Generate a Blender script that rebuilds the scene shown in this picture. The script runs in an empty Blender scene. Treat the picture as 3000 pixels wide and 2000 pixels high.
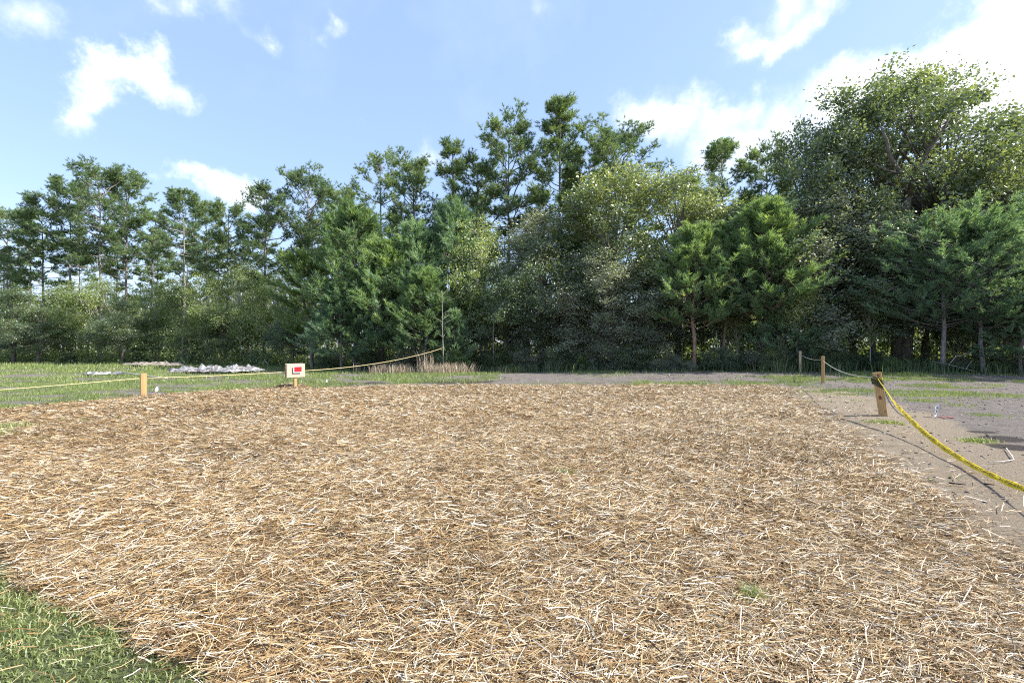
import bpy, math, numpy as np
from mathutils import Vector
scene = bpy.context.scene
C = scene.collection
R = math.radians
PI = math.pi

# ------------------------------------------------------------------ camera
EYE = 1.5
F = 1400.0            # focal length in pixels of the 3000 px wide photograph
HZ = 1018.0           # row of the horizon
cd = bpy.data.cameras.new('camera')
cd.lens = 36.0*F/3000.0; cd.sensor_width = 36.0
cd.shift_y = (HZ-1000.0)/3000.0
cd.clip_start = 0.05; cd.clip_end = 3000
cam = bpy.data.objects.new('camera', cd); C.objects.link(cam)
cam.location = (0, 0, EYE); cam.rotation_euler = (R(90), 0, 0)
scene.camera = cam

# ------------------------------------------------------------------ light
SUN_EL = 41.0
SUN_AZ = 96.0         # degrees from +Y towards +X
scene.view_settings.view_transform = 'Standard'
scene.view_settings.look = 'None'
scene.view_settings.gamma = 1.0
scene.view_settings.use_curve_mapping = False
scene.view_settings.exposure = 1.3
sd = bpy.data.lights.new('sun', 'SUN'); sd.energy = 4.2; sd.angle = R(0.53); sd.color = (1.0, 0.968, 0.91)
sun = bpy.data.objects.new('sun', sd); C.objects.link(sun)
sdir = Vector((math.sin(R(SUN_AZ))*math.cos(R(SUN_EL)), math.cos(R(SUN_AZ))*math.cos(R(SUN_EL)), math.sin(R(SUN_EL))))
sun.rotation_euler = sdir.to_track_quat('Z', 'Y').to_euler(); sun.location = (20, 10, 40)

world = bpy.data.worlds.new('World'); scene.world = world; world.use_nodes = True
nt = world.node_tree; nt.nodes.clear()
def N(t, ty, **k):
    n = t.nodes.new(ty)
    for a, b in k.items():
        setattr(n, a, b)
    return n
def setin(n, **k):
    for a, b in k.items():
        n.inputs[a.replace('_', ' ')].default_value = b
def M(t, op, a, b=None, c=None, clamp=False):
    n = t.nodes.new('ShaderNodeMath'); n.operation = op; n.use_clamp = clamp
    for i, v in enumerate((a, b, c)):
        if v is None: continue
        if isinstance(v, (int, float)): n.inputs[i].default_value = v
        else: t.links.new(v, n.inputs[i])
    return n.outputs[0]
def VM(t, op, a, b=None, out=0):
    n = t.nodes.new('ShaderNodeVectorMath'); n.operation = op
    for i, v in enumerate((a, b)):
        if v is None: continue
        if isinstance(v, (tuple, list)): n.inputs[i].default_value = v
        else: t.links.new(v, n.inputs[i])
    return n.outputs[out]
def MIX(t, f, a, b, blend='MIX'):
    n = t.nodes.new('ShaderNodeMix'); n.data_type = 'RGBA'; n.blend_type = blend
    for i, v in ((0, f), (6, a), (7, b)):
        if isinstance(v, (int, float)): n.inputs[i].default_value = v
        elif isinstance(v, (tuple, list)): n.inputs[i].default_value = tuple(v)+((1,) if len(v) == 3 else ())
        else: t.links.new(v, n.inputs[i])
    return n.outputs[2]
sky = N(nt, 'ShaderNodeTexSky', sky_type='NISHITA', sun_disc=False, sun_elevation=R(SUN_EL), sun_rotation=R(SUN_AZ),
        altitude=0, air_density=1.0, dust_density=0.7, ozone_density=1.0)
tc = N(nt, 'ShaderNodeTexCoord')
DIR = VM(nt, 'NORMALIZE', tc.outputs['Generated'])
# cloud banks, each a soft lump round a direction of the sky: (px, py, radius in photograph px, weight)
CL = [(235,205,60,.9),(300,185,60,.95),(375,190,60,.95),(450,215,60,.9),(520,255,55,.65),(270,270,60,.9),(245,330,65,.85),(235,395,70,.5),
      (60,30,120,.62),(430,20,75,.6),(540,30,80,.65),(650,10,90,.6),(720,80,80,.5),(790,120,60,.6),(960,80,48,.62),(940,20,60,.42),
      (520,490,42,.8),(590,510,50,.9),(660,535,55,.9),(745,555,50,.85),(850,520,50,.5),(540,430,70,.35),(1240,425,65,.6),(1060,335,40,.4),(720,355,60,.4),
      (1565,30,85,.5),(1900,20,90,.4),
      (2140,95,60,.7),(2190,135,55,.8),(2270,135,60,.85),(2350,100,65,.8),(2410,80,50,.6),(2300,10,90,.75),(2420,10,80,.7),(2140,180,60,.45),
      (1840,310,60,.75),(1900,340,65,.85),(1975,365,70,.85),(2060,350,65,.8),(2120,315,60,.75),(2200,300,60,.75),(1930,270,60,.5),
      (2090,430,90,.75),(2190,410,100,.85),(2300,400,100,.8),(2400,370,80,.75),(2040,480,80,.7),
      (2470,300,80,.95),(2560,255,85,1.1),(2660,240,90,1.1),(2760,190,95,1.2),(2850,150,110,1.3),(2930,80,110,1.3),(3010,60,120,1.3),(2960,200,130,1.4),
      (3080,120,150,1.4),(2830,260,120,1.3),(3100,280,170,1.3),(2990,330,130,1.2),(2950,20,80,.9),(3250,200,220,1.3)]
# warp the direction so that the lumps get ragged edges
nw = N(nt, 'ShaderNodeTexNoise'); setin(nw, Scale=7.0, Detail=9.0, Roughness=0.66); nt.links.new(DIR, nw.inputs['Vector'])
off = VM(nt, 'MULTIPLY', VM(nt, 'SUBTRACT', nw.outputs['Color'], (.5, .5, .5)), (.17, .17, .17))
WD = VM(nt, 'NORMALIZE', VM(nt, 'ADD', DIR, off))
acc = None
for (px, py, r, w) in CL:
    v = Vector(((px-1500)/F, 1.0, (HZ-py)/F)); ln = v.length; v.normalize()
    rr = 1.25*r/F/ln/ (ln**0.5)
    d = VM(nt, 'DISTANCE', WD, tuple(v), out=1)
    g = M(nt, 'MULTIPLY', M(nt, 'SUBTRACT', 1.0, M(nt, 'DIVIDE', d, rr*2.0), clamp=True), w*1.35)
    acc = g if acc is None else M(nt, 'SMOOTH_MAX', acc, g, 0.30)
# the rest of the sky carries the same kind of broken cloud
n1 = N(nt, 'ShaderNodeTexNoise'); setin(n1, Scale=2.2, Detail=7.0, Roughness=0.6)
nt.links.new(VM(nt, 'ADD', DIR, (3.1, 1.7, .4)), n1.inputs['Vector'])
seen = N(nt, 'ShaderNodeMapRange', interpolation_type='SMOOTHSTEP')
sx = N(nt, 'ShaderNodeSeparateXYZ'); nt.links.new(DIR, sx.inputs[0])
nt.links.new(sx.outputs[1], seen.inputs[0]); setin(seen, From_Min=.35, From_Max=.62, To_Min=1.0, To_Max=0.0)
gen = M(nt, 'MULTIPLY', M(nt, 'MULTIPLY', M(nt, 'SUBTRACT', n1.outputs['Fac'], .52, clamp=True), 5.0), seen.outputs[0])
n2 = N(nt, 'ShaderNodeTexNoise'); setin(n2, Scale=17.0, Detail=9.0, Roughness=0.6); nt.links.new(DIR, n2.inputs['Vector'])
dens = M(nt, 'ADD', M(nt, 'MAXIMUM', acc, gen), M(nt, 'MULTIPLY', M(nt, 'SUBTRACT', n2.outputs['Fac'], .5), .5))
mr = N(nt, 'ShaderNodeMapRange', interpolation_type='SMOOTHSTEP'); nt.links.new(dens, mr.inputs[0]); setin(mr, From_Min=.50, From_Max=1.30)
# a faint veil, thicker low down
veil = M(nt, 'MULTIPLY', M(nt, 'SUBTRACT', n1.outputs['Fac'], .50, clamp=True), .45)
cf = M(nt, 'ADD', M(nt, 'MULTIPLY', mr.outputs[0], .93), veil, clamp=True)
skyc = MIX(nt, 1.0, sky.outputs[0], (1.05, .95, 1.0), 'MULTIPLY')
skyc = MIX(nt, .60, skyc, (1.35, 2.00, 3.10))
cl = MIX(nt, cf, skyc, (4.9, 5.0, 5.15))
bg = N(nt, 'ShaderNodeBackground'); nt.links.new(cl, bg.inputs[0]); bg.inputs[1].default_value = 0.145
wo = N(nt, 'ShaderNodeOutputWorld'); nt.links.new(bg.outputs[0], wo.inputs[0])
world.cycles.sampling_method = 'MANUAL'; world.cycles.sample_map_resolution = 512
scene.cycles.use_denoising = False; scene.cycles.filter_width = 1.1
scene.cycles.sample_clamp_indirect = 4.0
scene.cycles.max_bounces = 7; scene.cycles.diffuse_bounces = 5; scene.cycles.glossy_bounces = 2
scene.cycles.transmission_bounces = 4; scene.cycles.transparent_max_bounces = 4

# ------------------------------------------------------------------ helpers
rng = np.random.default_rng(7)
def _hash(ix, iy, s):
    h = (ix.astype(np.int64)*374761393 + iy.astype(np.int64)*668265263 + s*974711) & 0x7fffffff
    h = ((h ^ (h >> 13))*1274126177) & 0x7fffffff
    h = h ^ (h >> 16)
    return (h & 0xffff)/65535.0
def vnoise(x, y, s=0):
    x = np.asarray(x, float); y = np.asarray(y, float)
    ix = np.floor(x); iy = np.floor(y); fx = x-ix; fy = y-iy
    fx = fx*fx*(3-2*fx); fy = fy*fy*(3-2*fy)
    a = _hash(ix, iy, s); b = _hash(ix+1, iy, s); c = _hash(ix, iy+1, s); d = _hash(ix+1, iy+1, s)
    return (a*(1-fx)+b*fx)*(1-fy) + (c*(1-fx)+d*fx)*fy
def fbm(x, y, s=0, o=4):
    t = 0; a = 1; n = 0
    for i in range(o):
        t = t+a*vnoise(x*2**i+i*17.3, y*2**i+i*5.1, s+i); n += a; a *= .5
    return t/n
def sstep(a, b, x):
    t = np.clip((x-a)/(b-a), 0, 1); return t*t*(3-2*t)

def terrain(x, y):
    x = np.asarray(x, float); y = np.asarray(y, float)
    h = .30*np.exp(-(((x-11)/7.5)**2+(np.minimum(y-21.5, 0)/4.0)**2))*np.where(x > 11, 0, 1)+np.where(x > 11, .30*np.exp(-(np.minimum(y-21.5, 0)/4.0)**2), 0)
    h = h+.10*np.exp(-(((x+1)/7)**2+((y-25)/2.5)**2))
    h = h+.07*(fbm(x*.22, y*.22, 5, 3)-.5)*sstep(2, 10, y) + .035*(fbm(x*1.1, y*1.1, 9, 3)-.5)
    h = h+.06*np.exp(-(((x-8.2)/.8)**2+((y-10.7)/.6)**2))
    h = h+.09*np.exp(-(((x+8.35)/.5)**2+((y-18.3)/.45)**2))
    h = h+.25*sstep(30, 60, y)
    return h
def gp(px, py):
    """ground point seen at a pixel of the photograph"""
    dx = (px-1500)/F; dz = (HZ-py)/F
    y = EYE/max(-dz, 1e-3)
    for _ in range(30):
        y = y*.5+.5*(EYE-float(terrain(dx*y, y)))/max(-dz, 1e-3)
    return (dx*y, y)
def at(px, y):            # x at that pixel column for distance y
    return (px-1500)/F*y
def zt(py, y):            # height seen at pixel row for distance y
    return EYE+(HZ-py)/F*y

def poly_sd(x, y, poly):
    """signed distance to polygon, positive inside"""
    P = np.array(poly, float); x = np.asarray(x, float); y = np.asarray(y, float)
    dm = np.full(x.shape, 1e9); ins = np.zeros(x.shape, bool)
    n = len(P)
    for i in range(n):
        ax, ay = P[i]; bx, by = P[(i+1) % n]
        ex, ey = bx-ax, by-ay; L2 = ex*ex+ey*ey+1e-12
        t = np.clip(((x-ax)*ex+(y-ay)*ey)/L2, 0, 1)
        dm = np.minimum(dm, (x-ax-t*ex)**2+(y-ay-t*ey)**2)
        c = ((ay > y) != (by > y)) & (x < (bx-ax)*(y-ay)/(by-ay+1e-12)+ax)
        ins ^= c
    d = np.sqrt(dm)
    return np.where(ins, d, -d)

def mesh_np(name, V, faces, mats, attrs=None, matidx=None, smooth=False):
    """faces: list of (k, array[n,k])"""
    me = bpy.data.meshes.new(name)
    V = np.asarray(V, np.float32)
    me.vertices.add(len(V)); me.vertices.foreach_set('co', V.ravel())
    faces = [f for f in faces if len(f)]
    loops = np.concatenate([f.ravel() for f in faces]).astype(np.int32)
    tot = np.concatenate([np.full(len(f), f.shape[1], np.int32) for f in faces])
    st = np.concatenate([[0], np.cumsum(tot)[:-1]]).astype(np.int32)
    me.loops.add(len(loops)); me.loops.foreach_set('vertex_index', loops)
    me.polygons.add(len(tot)); me.polygons.foreach_set('loop_start', st)
    me.polygons.foreach_set('loop_total', tot)
    if matidx is not None: me.polygons.foreach_set('material_index', np.asarray(matidx, np.int32))
    for m in (mats if isinstance(mats, (list, tuple)) else [mats]): me.materials.append(m)
    if smooth: me.polygons.foreach_set('use_smooth', np.ones(len(tot), bool))
    for k, a in (attrs or {}).items():
        a = np.asarray(a, np.float32)
        if a.ndim == 1:
            at_ = me.attributes.new(k, 'FLOAT', 'POINT'); at_.data.foreach_set('value', a)
        else:
            at_ = me.attributes.new(k, 'FLOAT_COLOR', 'POINT')
            if a.shape[1] == 3: a = np.concatenate([a, np.ones((len(a), 1), np.float32)], 1)
            at_.data.foreach_set('color', a.ravel())
    me.update(calc_edges=True)
    return me

class MB:
    """collects simple solids into one mesh"""
    def __init__(s): s.v = []; s.f = []; s.n = 0
    def add(s, v, f):
        s.v += [tuple(p) for p in v]; s.f += [tuple(i+s.n for i in q) for q in f]; s.n += len(v)
    def box(s, c, size, rot=None, bev=0.0):
        hx, hy, hz = size[0]/2, size[1]/2, size[2]/2
        import itertools
        if bev <= 0:
            v = [Vector((sx_*hx, sy_*hy, sz_*hz)) for sx_ in (-1, 1) for sy_ in (-1, 1) for sz_ in (-1, 1)]
            f = [(0,1,3,2),(4,6,7,5),(0,4,5,1),(2,3,7,6),(0,2,6,4),(1,5,7,3)]
        else:
            b = bev; v = []; f = []
            ring = [(-hx+b,-hy),(hx-b,-hy),(hx,-hy+b),(hx,hy-b),(hx-b,hy),(-hx+b,hy),(-hx,hy-b),(-hx,-hy+b)]
            ins = [(x*(1-b/hx), y*(1-b/hy)) for x, y in ring]
            for (rg, z) in ((ins, -hz), (ring, -hz+b), (ring, hz-b), (ins, hz)):
                v += [Vector((x, y, z)) for x, y in rg]
            for k in range(3):
                for i in range(8):
                    j = (i+1) % 8; f.append((k*8+i, k*8+j, k*8+8+j, k*8+8+i))
            f.append(tuple(range(7, -1, -1))); f.append(tuple(range(24, 32)))
        if rot is not None: v = [rot @ p for p in v]
        c = Vector(c); s.add([p+c for p in v], f)
    def tube(s, pts, rad, k=6, cap=True):
        pts = [Vector(p) for p in pts]; n = len(pts)
        rad = [rad]*n if isinstance(rad, (int, float)) else rad
        v = []; f = []; up = Vector((.03, .02, 1))
        for i in range(n):
            d = (pts[min(i+1, n-1)]-pts[max(i-1, 0)]).normalized()
            a = d.cross(up)
            if a.length < .2: a = d.cross(Vector((1, 0, .1)))
            a.normalize(); b = d.cross(a)
            for j in range(k):
                t = 2*PI*j/k; v.append(pts[i]+(a*math.cos(t)+b*math.sin(t))*rad[i])
        for i in range(n-1):
            for j in range(k):
                jj = (j+1) % k; f.append((i*k+j, i*k+jj, (i+1)*k+jj, (i+1)*k+j))
        if cap: f.append(tuple(range(k-1, -1, -1))); f.append(tuple((n-1)*k+j for j in range(k)))
        s.add(v, f)
    def build(s, name, mat, parent=None, smooth=False, attrs=None):
        me = bpy.data.meshes.new(name); me.from_pydata(s.v, [], s.f)
        me.materials.append(mat); me.update()
        if smooth: me.polygons.foreach_set('use_smooth', [True]*len(me.polygons))
        return link(name, me, parent)
def link(name, me, parent=None):
    o = bpy.data.objects.new(name, me); C.objects.link(o)
    if parent is not None: o.parent = parent
    return o
def empty(name, loc, rz=0.0):
    o = bpy.data.objects.new(name, None); C.objects.link(o); o.location = loc; o.rotation_euler = (0, 0, rz)
    o.empty_display_size = .2
    return o
def tag(o, label=None, cat=None, group=None, kind=None):
    if label: o['label'] = label
    if cat: o['category'] = cat
    if group: o['group'] = group
    if kind: o['kind'] = kind
    return o

# ------------------------------------------------------------------ materials
def newmat(name):
    m = bpy.data.materials.new(name); m.use_nodes = True; t = m.node_tree; t.nodes.clear()
    o = N(t, 'ShaderNodeOutputMaterial'); return m, t, o
def ramp(t, fac, stops):
    r = t.nodes.new('ShaderNodeValToRGB'); t.links.new(fac, r.inputs[0])
    e = r.color_ramp.elements
    while len(e) < len(stops): e.new(.5)
    for i, (p, c) in enumerate(stops): e[i].position = p; e[i].color = tuple(c)+(1,)
    return r.outputs[0]
def leafmat(name, stops, trans=.38, gloss=.04, rough=.55, tcol=(1.25, 1.25, .55), hue=.12):
    m, t, o = newmat(name)
    a = N(t, 'ShaderNodeAttribute', attribute_name='tint')
    oi = N(t, 'ShaderNodeObjectInfo')
    f = M(t, 'ADD', a.outputs['Fac'], M(t, 'MULTIPLY', M(t, 'SUBTRACT', oi.outputs['Random'], .5), hue*2), clamp=True)
    col = ramp(t, f, stops)
    d = N(t, 'ShaderNodeBsdfDiffuse'); t.links.new(col, d.inputs[0])
    tr = N(t, 'ShaderNodeBsdfTranslucent'); t.links.new(MIX(t, 1.0, col, tcol, 'MULTIPLY'), tr.inputs[0])
    mx = N(t, 'ShaderNodeMixShader'); mx.inputs[0].default_value = trans
    t.links.new(d.outputs[0], mx.inputs[1]); t.links.new(tr.outputs[0], mx.inputs[2])
    g = N(t, 'ShaderNodeBsdfGlossy'); g.inputs['Roughness'].default_value = rough; g.inputs[0].default_value = (1, 1, 1, 1)
    m2 = N(t, 'ShaderNodeMixShader'); m2.inputs[0].default_value = gloss
    t.links.new(mx.outputs[0], m2.inputs[1]); t.links.new(g.outputs[0], m2.inputs[2])
    t.links.new(m2.outputs[0], o.inputs[0])
    return m
M_PINE = leafmat('pine_needles', [(0, (0.065, 0.113, 0.056)), (.5, (0.140, 0.217, 0.090)), (1, (0.293, 0.367, 0.137))], .42, .04)
M_YPINE = leafmat('young_pine_needles', [(0, (0.101, 0.172, 0.092)), (.5, (0.208, 0.314, 0.144)), (1, (0.394, 0.493, 0.205))], .42, .04)
M_YPINEB = leafmat('yellow_green_pine_needles', [(0, (0.118, 0.189, 0.077)), (.5, (0.271, 0.363, 0.132)), (1, (0.520, 0.578, 0.214))], .42, .04)
M_BPINE = leafmat('blue_green_pine_needles', [(0, (0.110, 0.190, 0.126)), (.5, (0.211, 0.320, 0.195)), (1, (0.369, 0.489, 0.269))], .42, .04)
M_OAK = leafmat('oak_leaves', [(0, (0.074, 0.109, 0.054)), (.5, (0.169, 0.218, 0.093)), (1, (0.337, 0.366, 0.155))], .50, .09, .48)
M_GREY = leafmat('grey_green_leaves', [(0, (0.115, 0.141, 0.101)), (.5, (0.240, 0.270, 0.193)), (1, (0.437, 0.442, 0.322))], .50, .10, .46)
M_LIME = leafmat('bright_green_leaves', [(0, (0.098, 0.143, 0.046)), (.5, (0.215, 0.280, 0.093)), (1, (0.395, 0.447, 0.155))], .50, .06, .5)
M_DARK = leafmat('dark_evergreen_leaves', [(0, (0.062, 0.095, 0.053)), (.5, (0.139, 0.198, 0.096)), (1, (0.282, 0.338, 0.160))], .50, .09, .46)
M_GRASS = leafmat('grass_blades', [(0, (.09, .12, .035)), (.45, (.17, .235, .055)), (.8, (.27, .33, .085)), (1, (.46, .42, .22))], .38, .05, hue=0)
M_LAWN = leafmat('lawn_blades', [(0, (.10, .13, .035)), (.5, (.24, .29, .085)), (.85, (.36, .40, .15)), (1, (.52, .48, .30))], .42, .05, hue=0)
M_TALLG = leafmat('tall_grass_blades', [(0, (.035, .07, .028)), (.55, (.085, .14, .045)), (.85, (.15, .20, .06)), (1, (.30, .25, .12))], .38, .05, hue=0)
M_REED = leafmat('dry_reeds', [(0, (.22, .17, .12)), (.5, (.40, .32, .22)), (1, (.58, .49, .36))], .2, .04, tcol=(1, .9, .7), hue=0)

def barkmat(name, c1, c2, scale=1.0):
    m, t, o = newmat(name)
    tcn = N(t, 'ShaderNodeTexCoord'); mp = N(t, 'ShaderNodeMapping'); t.links.new(tcn.outputs['Object'], mp.inputs[0])
    mp.inputs['Scale'].default_value = (scale, scale, scale*.22)
    vo = N(t, 'ShaderNodeTexVoronoi'); vo.inputs['Scale'].default_value = 16; t.links.new(mp.outputs[0], vo.inputs['Vector'])
    no = N(t, 'ShaderNodeTexNoise'); setin(no, Scale=6.0, Detail=6.0, Roughness=.7); t.links.new(mp.outputs[0], no.inputs['Vector'])
    f = M(t, 'ADD', M(t, 'MULTIPLY', vo.outputs['Distance'], .7), M(t, 'MULTIPLY', no.outputs['Fac'], .6))
    col = ramp(t, f, [(.25, c1), (.8, c2)])
    b = N(t, 'ShaderNodeBsdfPrincipled'); t.links.new(col, b.inputs['Base Color']); b.inputs['Roughness'].default_value = .9
    bp = N(t, 'ShaderNodeBump'); bp.inputs['Distance'].default_value = .02; bp.inputs['Strength'].default_value = .8
    t.links.new(f, bp.inputs['Height']); t.links.new(bp.outputs[0], b.inputs['Normal'])
    t.links.new(b.outputs[0], o.inputs[0]); return m
B_PINE = barkmat('pine_bark', (.07, .056, .050), (.22, .185, .165))
B_PALE = barkmat('pale_pine_bark', (.10, .085, .080), (.30, .265, .245))
B_RED = barkmat('reddish_pine_bark', (.16, .08, .055), (.38, .24, .18))
B_OAK = barkmat('oak_bark', (.055, .045, .038), (.17, .14, .115))
B_GREY = barkmat('grey_bark', (.16, .14, .12), (.42, .38, .33))

def woodmat(name, ca, cb, knot=False, scale=1.0):
    m, t, o = newmat(name)
    tcn = N(t, 'ShaderNodeTexCoord'); mp = N(t, 'ShaderNodeMapping'); t.links.new(tcn.outputs['Object'], mp.inputs[0])
    mp.inputs['Scale'].default_value = (scale*9, scale*9, scale*.7)
    no = N(t, 'ShaderNodeTexNoise'); setin(no, Scale=3.0, Detail=5.0, Roughness=.6, Distortion=.4); t.links.new(mp.outputs[0], no.inputs['Vector'])
    wv = N(t, 'ShaderNodeTexWave', bands_direction='X'); setin(wv, Scale=1.1, Distortion=5.0, Detail=3.0); t.links.new(mp.outputs[0], wv.inputs['Vector'])
    f = M(t, 'ADD', M(t, 'MULTIPLY', wv.outputs['Fac'], .45), M(t, 'MULTIPLY', no.outputs['Fac'], .6))
    col = ramp(t, f, [(.2, ca), (.8, cb)])
    b = N(t, 'ShaderNodeBsdfPrincipled'); t.links.new(col, b.inputs['Base Color']); b.inputs['Roughness'].default_value = .75
    t.links.new(b.outputs[0], o.inputs[0]); return m
W_POST = woodmat('treated_pine', (.30, .17, .06), (.52, .34, .14))
W_PALE = woodmat('pale_pine_lumber', (.40, .31, .16), (.55, .45, .26))
W_PLY = woodmat('plywood', (.40, .29, .20), (.60, .46, .34), scale=.6)
W_DARK = woodmat('knot_wood', (.10, .035, .02), (.20, .07, .04))
def plain(name, col, rough=.6, spec=.3, trans=0):
    m, t, o = newmat(name)
    b = N(t, 'ShaderNodeBsdfPrincipled'); b.inputs['Base Color'].default_value = tuple(col)+(1,); b.inputs['Roughness'].default_value = rough
    b.inputs['Specular IOR Level'].default_value = spec
    if trans:
        tr = N(t, 'ShaderNodeBsdfTranslucent'); tr.inputs[0].default_value = tuple(col)+(1,)
        mx = N(t, 'ShaderNodeMixShader'); mx.inputs[0].default_value = trans
        t.links.new(b.outputs[0], mx.inputs[1]); t.links.new(tr.outputs[0], mx.inputs[2]); t.links.new(mx.outputs[0], o.inputs[0])
    else: t.links.new(b.outputs[0], o.inputs[0])
    return m
def ropemat(name, ca, cb, sc=60):
    m, t, o = newmat(name)
    tcn = N(t, 'ShaderNodeTexCoord')
    no = N(t, 'ShaderNodeTexNoise'); setin(no, Scale=float(sc), Detail=3.0); t.links.new(tcn.outputs['Object'], no.inputs['Vector'])
    b = N(t, 'ShaderNodeBsdfPrincipled'); t.links.new(ramp(t, no.outputs['Fac'], [(.35, ca), (.65, cb)]), b.inputs['Base Color']); b.inputs['Roughness'].default_value = .85
    t.links.new(b.outputs[0], o.inputs[0]); return m
ROPE_Y = ropemat('tan_rope', (.50, .38, .18), (.75, .62, .36))
ROPE_W = ropemat('pale_rope', (.34, .33, .25), (.62, .60, .48))
ROPE_G = ropemat('dark_green_rope', (.012, .022, .012), (.07, .09, .045), 90)
TAPE = plain('yellow_tape', (.72, .56, .03), .32, .5, .35)
INK = plain('black_ink', (.03, .03, .02), .5)
WHITE = plain('white_plastic', (.80, .80, .82), .5, .4, .3)
PAPER = plain('white_board', (.66, .69, .70), .5)
RED = plain('red_label', (.72, .012, .02), .5)
RED_D = plain('dark_red_print', (.20, .004, .008), .5)
PINK = plain('pink_ribbon', (.75, .04, .28), .5)
METAL = plain('galvanised_wire', (.35, .35, .35), .4)
STICK = barkmat('weathered_stick', (.28, .24, .22), (.62, .57, .52))
DARKDEB = plain('dark_debris', (.05, .04, .035), .95, .1)

# ------------------------------------------------------------------ ground zones
far_px = [(0,1203),(200,1182),(420,1161),(640,1147),(800,1138),(840,1128),(890,1128),(930,1137),(1000,1136),(1200,1130),(1500,1129),(1800,1128),(2200,1128),(2330,1133),
          (2400,1160),(2450,1188),(2520,1215),(2600,1262),(2690,1330),(2770,1400),(2860,1460),(3000,1560)]
POLY = [(-26, 9.0)]+[gp(*p) for p in far_px]+[gp(3200,1700), gp(3400,2100), (2.6, 1.0), (-.9, 1.6), gp(590,2040), gp(560,1985), gp(470,1945), gp(390,1905), gp(330,1850),
        gp(250,1830), gp(180,1770), gp(120,1738), gp(60,1705), gp(0,1640), gp(-200,1560), (-26, 6)]
RIGHTE = [gp(*p) for p in ((2330,1133),(2400,1160),(2450,1188),(2520,1215),(2600,1262),(2690,1330),(2770,1400),(2860,1460),(3000,1560),(3200,1700),(3400,2100))]
def zones(x, y):
    """per point: straw cover, bare pale sand, green cover, wood floor, dark soil with painted shade"""
    jit = (fbm(x*1.7, y*1.7, 3, 4)-.5)
    sdw = poly_sd(x, y, POLY)
    right = sstep(1.5, 4.5, x)*sstep(19, 15, y)
    s = sdw + jit*(.25+.9*right) - .25*right
    straw = sstep(-.03, .10+.75*right, s)
    big = fbm(x*.35+4, y*.35, 21, 4)
    patch = fbm(x*.9, y*2.2, 33, 4)
    left = sstep(1.5, -2.0, x+ (y-16)*.15)
    gleft = left*sstep(.44, .60, patch*.6+big*.4+.04)
    # bare streaks in the left field
    for (a, b, ra, rb) in LBARE:
        gleft = gleft*(1-.95*np.exp(-(((x-a)/ra)**2+((y-b)/rb)**2)**1.5))
    gright = (1-left)*sstep(.47, .60, patch*.6+big*.4)*.9*sstep(12.5, 15.5, y)
    for (a, b, ra, rb) in RBARE:
        gright = gright*(1-.95*np.exp(-(((x-a)/ra)**2+((y-b)/rb)**2)**1.5))
    for (a, b, ra, rb) in RGRASS:
        gright = np.maximum(gright, 1.0*np.exp(-(((x-a)/ra*1.15)**2+((y-b)/rb*1.15)**2)**1.5+jit*.8-.2)*sstep(.35, .5, patch))
    green = np.clip(gleft+gright, 0, 1)
    lawn = sstep(0.12, -.04, sdw+jit*.2)*sstep(5.2, 4.6, y)*sstep(.3, -.2, x)
    green = np.maximum(green*(1-straw), lawn)
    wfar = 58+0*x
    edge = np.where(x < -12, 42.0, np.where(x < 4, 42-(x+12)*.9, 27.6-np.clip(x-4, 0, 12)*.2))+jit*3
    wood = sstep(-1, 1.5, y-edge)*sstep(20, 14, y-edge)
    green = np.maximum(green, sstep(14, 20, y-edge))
    sand = sstep(-2.6, -.3, sdw+jit*1.0)*right*(1-straw)
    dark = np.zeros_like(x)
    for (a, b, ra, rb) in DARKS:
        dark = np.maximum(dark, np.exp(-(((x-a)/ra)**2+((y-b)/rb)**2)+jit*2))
    return straw, sand, green, wood, np.clip(dark, 0, 1), sdw
def _e(px, py, wpx, ry): a, b = gp(px, py); return (a, b, wpx/F*b, ry)
LBARE = [_e(90,1103,110,1.2), _e(150,1160,60,.45), _e(330,1150,90,.4), _e(60,1180,60,.3), _e(270,1095,60,1.0), _e(560,1130,110,.8), _e(450,1126,60,.6), _e(700,1118,90,1.2),
         _e(640,1088,120,3.0), _e(480,1170,60,.25), _e(560,1160,50,.25), _e(1300,1127,300,.9), _e(1700,1112,300,2.0)]
RBARE = [_e(2700,1190,230,.9), _e(2500,1160,120,.8), _e(2850,1270,180,.7), _e(2850,1330,200,.6), _e(2100,1095,320,2.2), _e(2500,1130,120,1.0), _e(1700,1112,330,1.6), _e(1300,1122,300,1.2)]
RGRASS = [_e(2640,1150,55,.8), _e(2700,1172,70,.6), _e(2820,1188,60,.5), _e(2900,1215,70,.35), _e(2980,1232,60,.3), _e(2860,1292,50,.28), _e(2590,1236,32,.14), _e(2360,1110,150,1.0),
          _e(2250,1118,150,.8), _e(2500,1155,60,.35), _e(2980,1160,90,1.0), _e(2420,1143,60,.5), _e(2790,1150,120,.8), _e(2995,1290,25,.14), _e(2800,1400,20,.07), _e(2300,1105,130,.8)]
DARKS = [_e(640,1092,150,2.2), _e(470,1074,110,2.5), _e(1050,1122,110,.6), _e(1330,1118,140,1.2), _e(2920,1285,75,.35), _e(2970,1310,60,.3), _e(2880,1265,50,.2), _e(1000,1125,90,.5)]  # dark soil patches, plus shade painted into the ground round the left heaps

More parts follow.
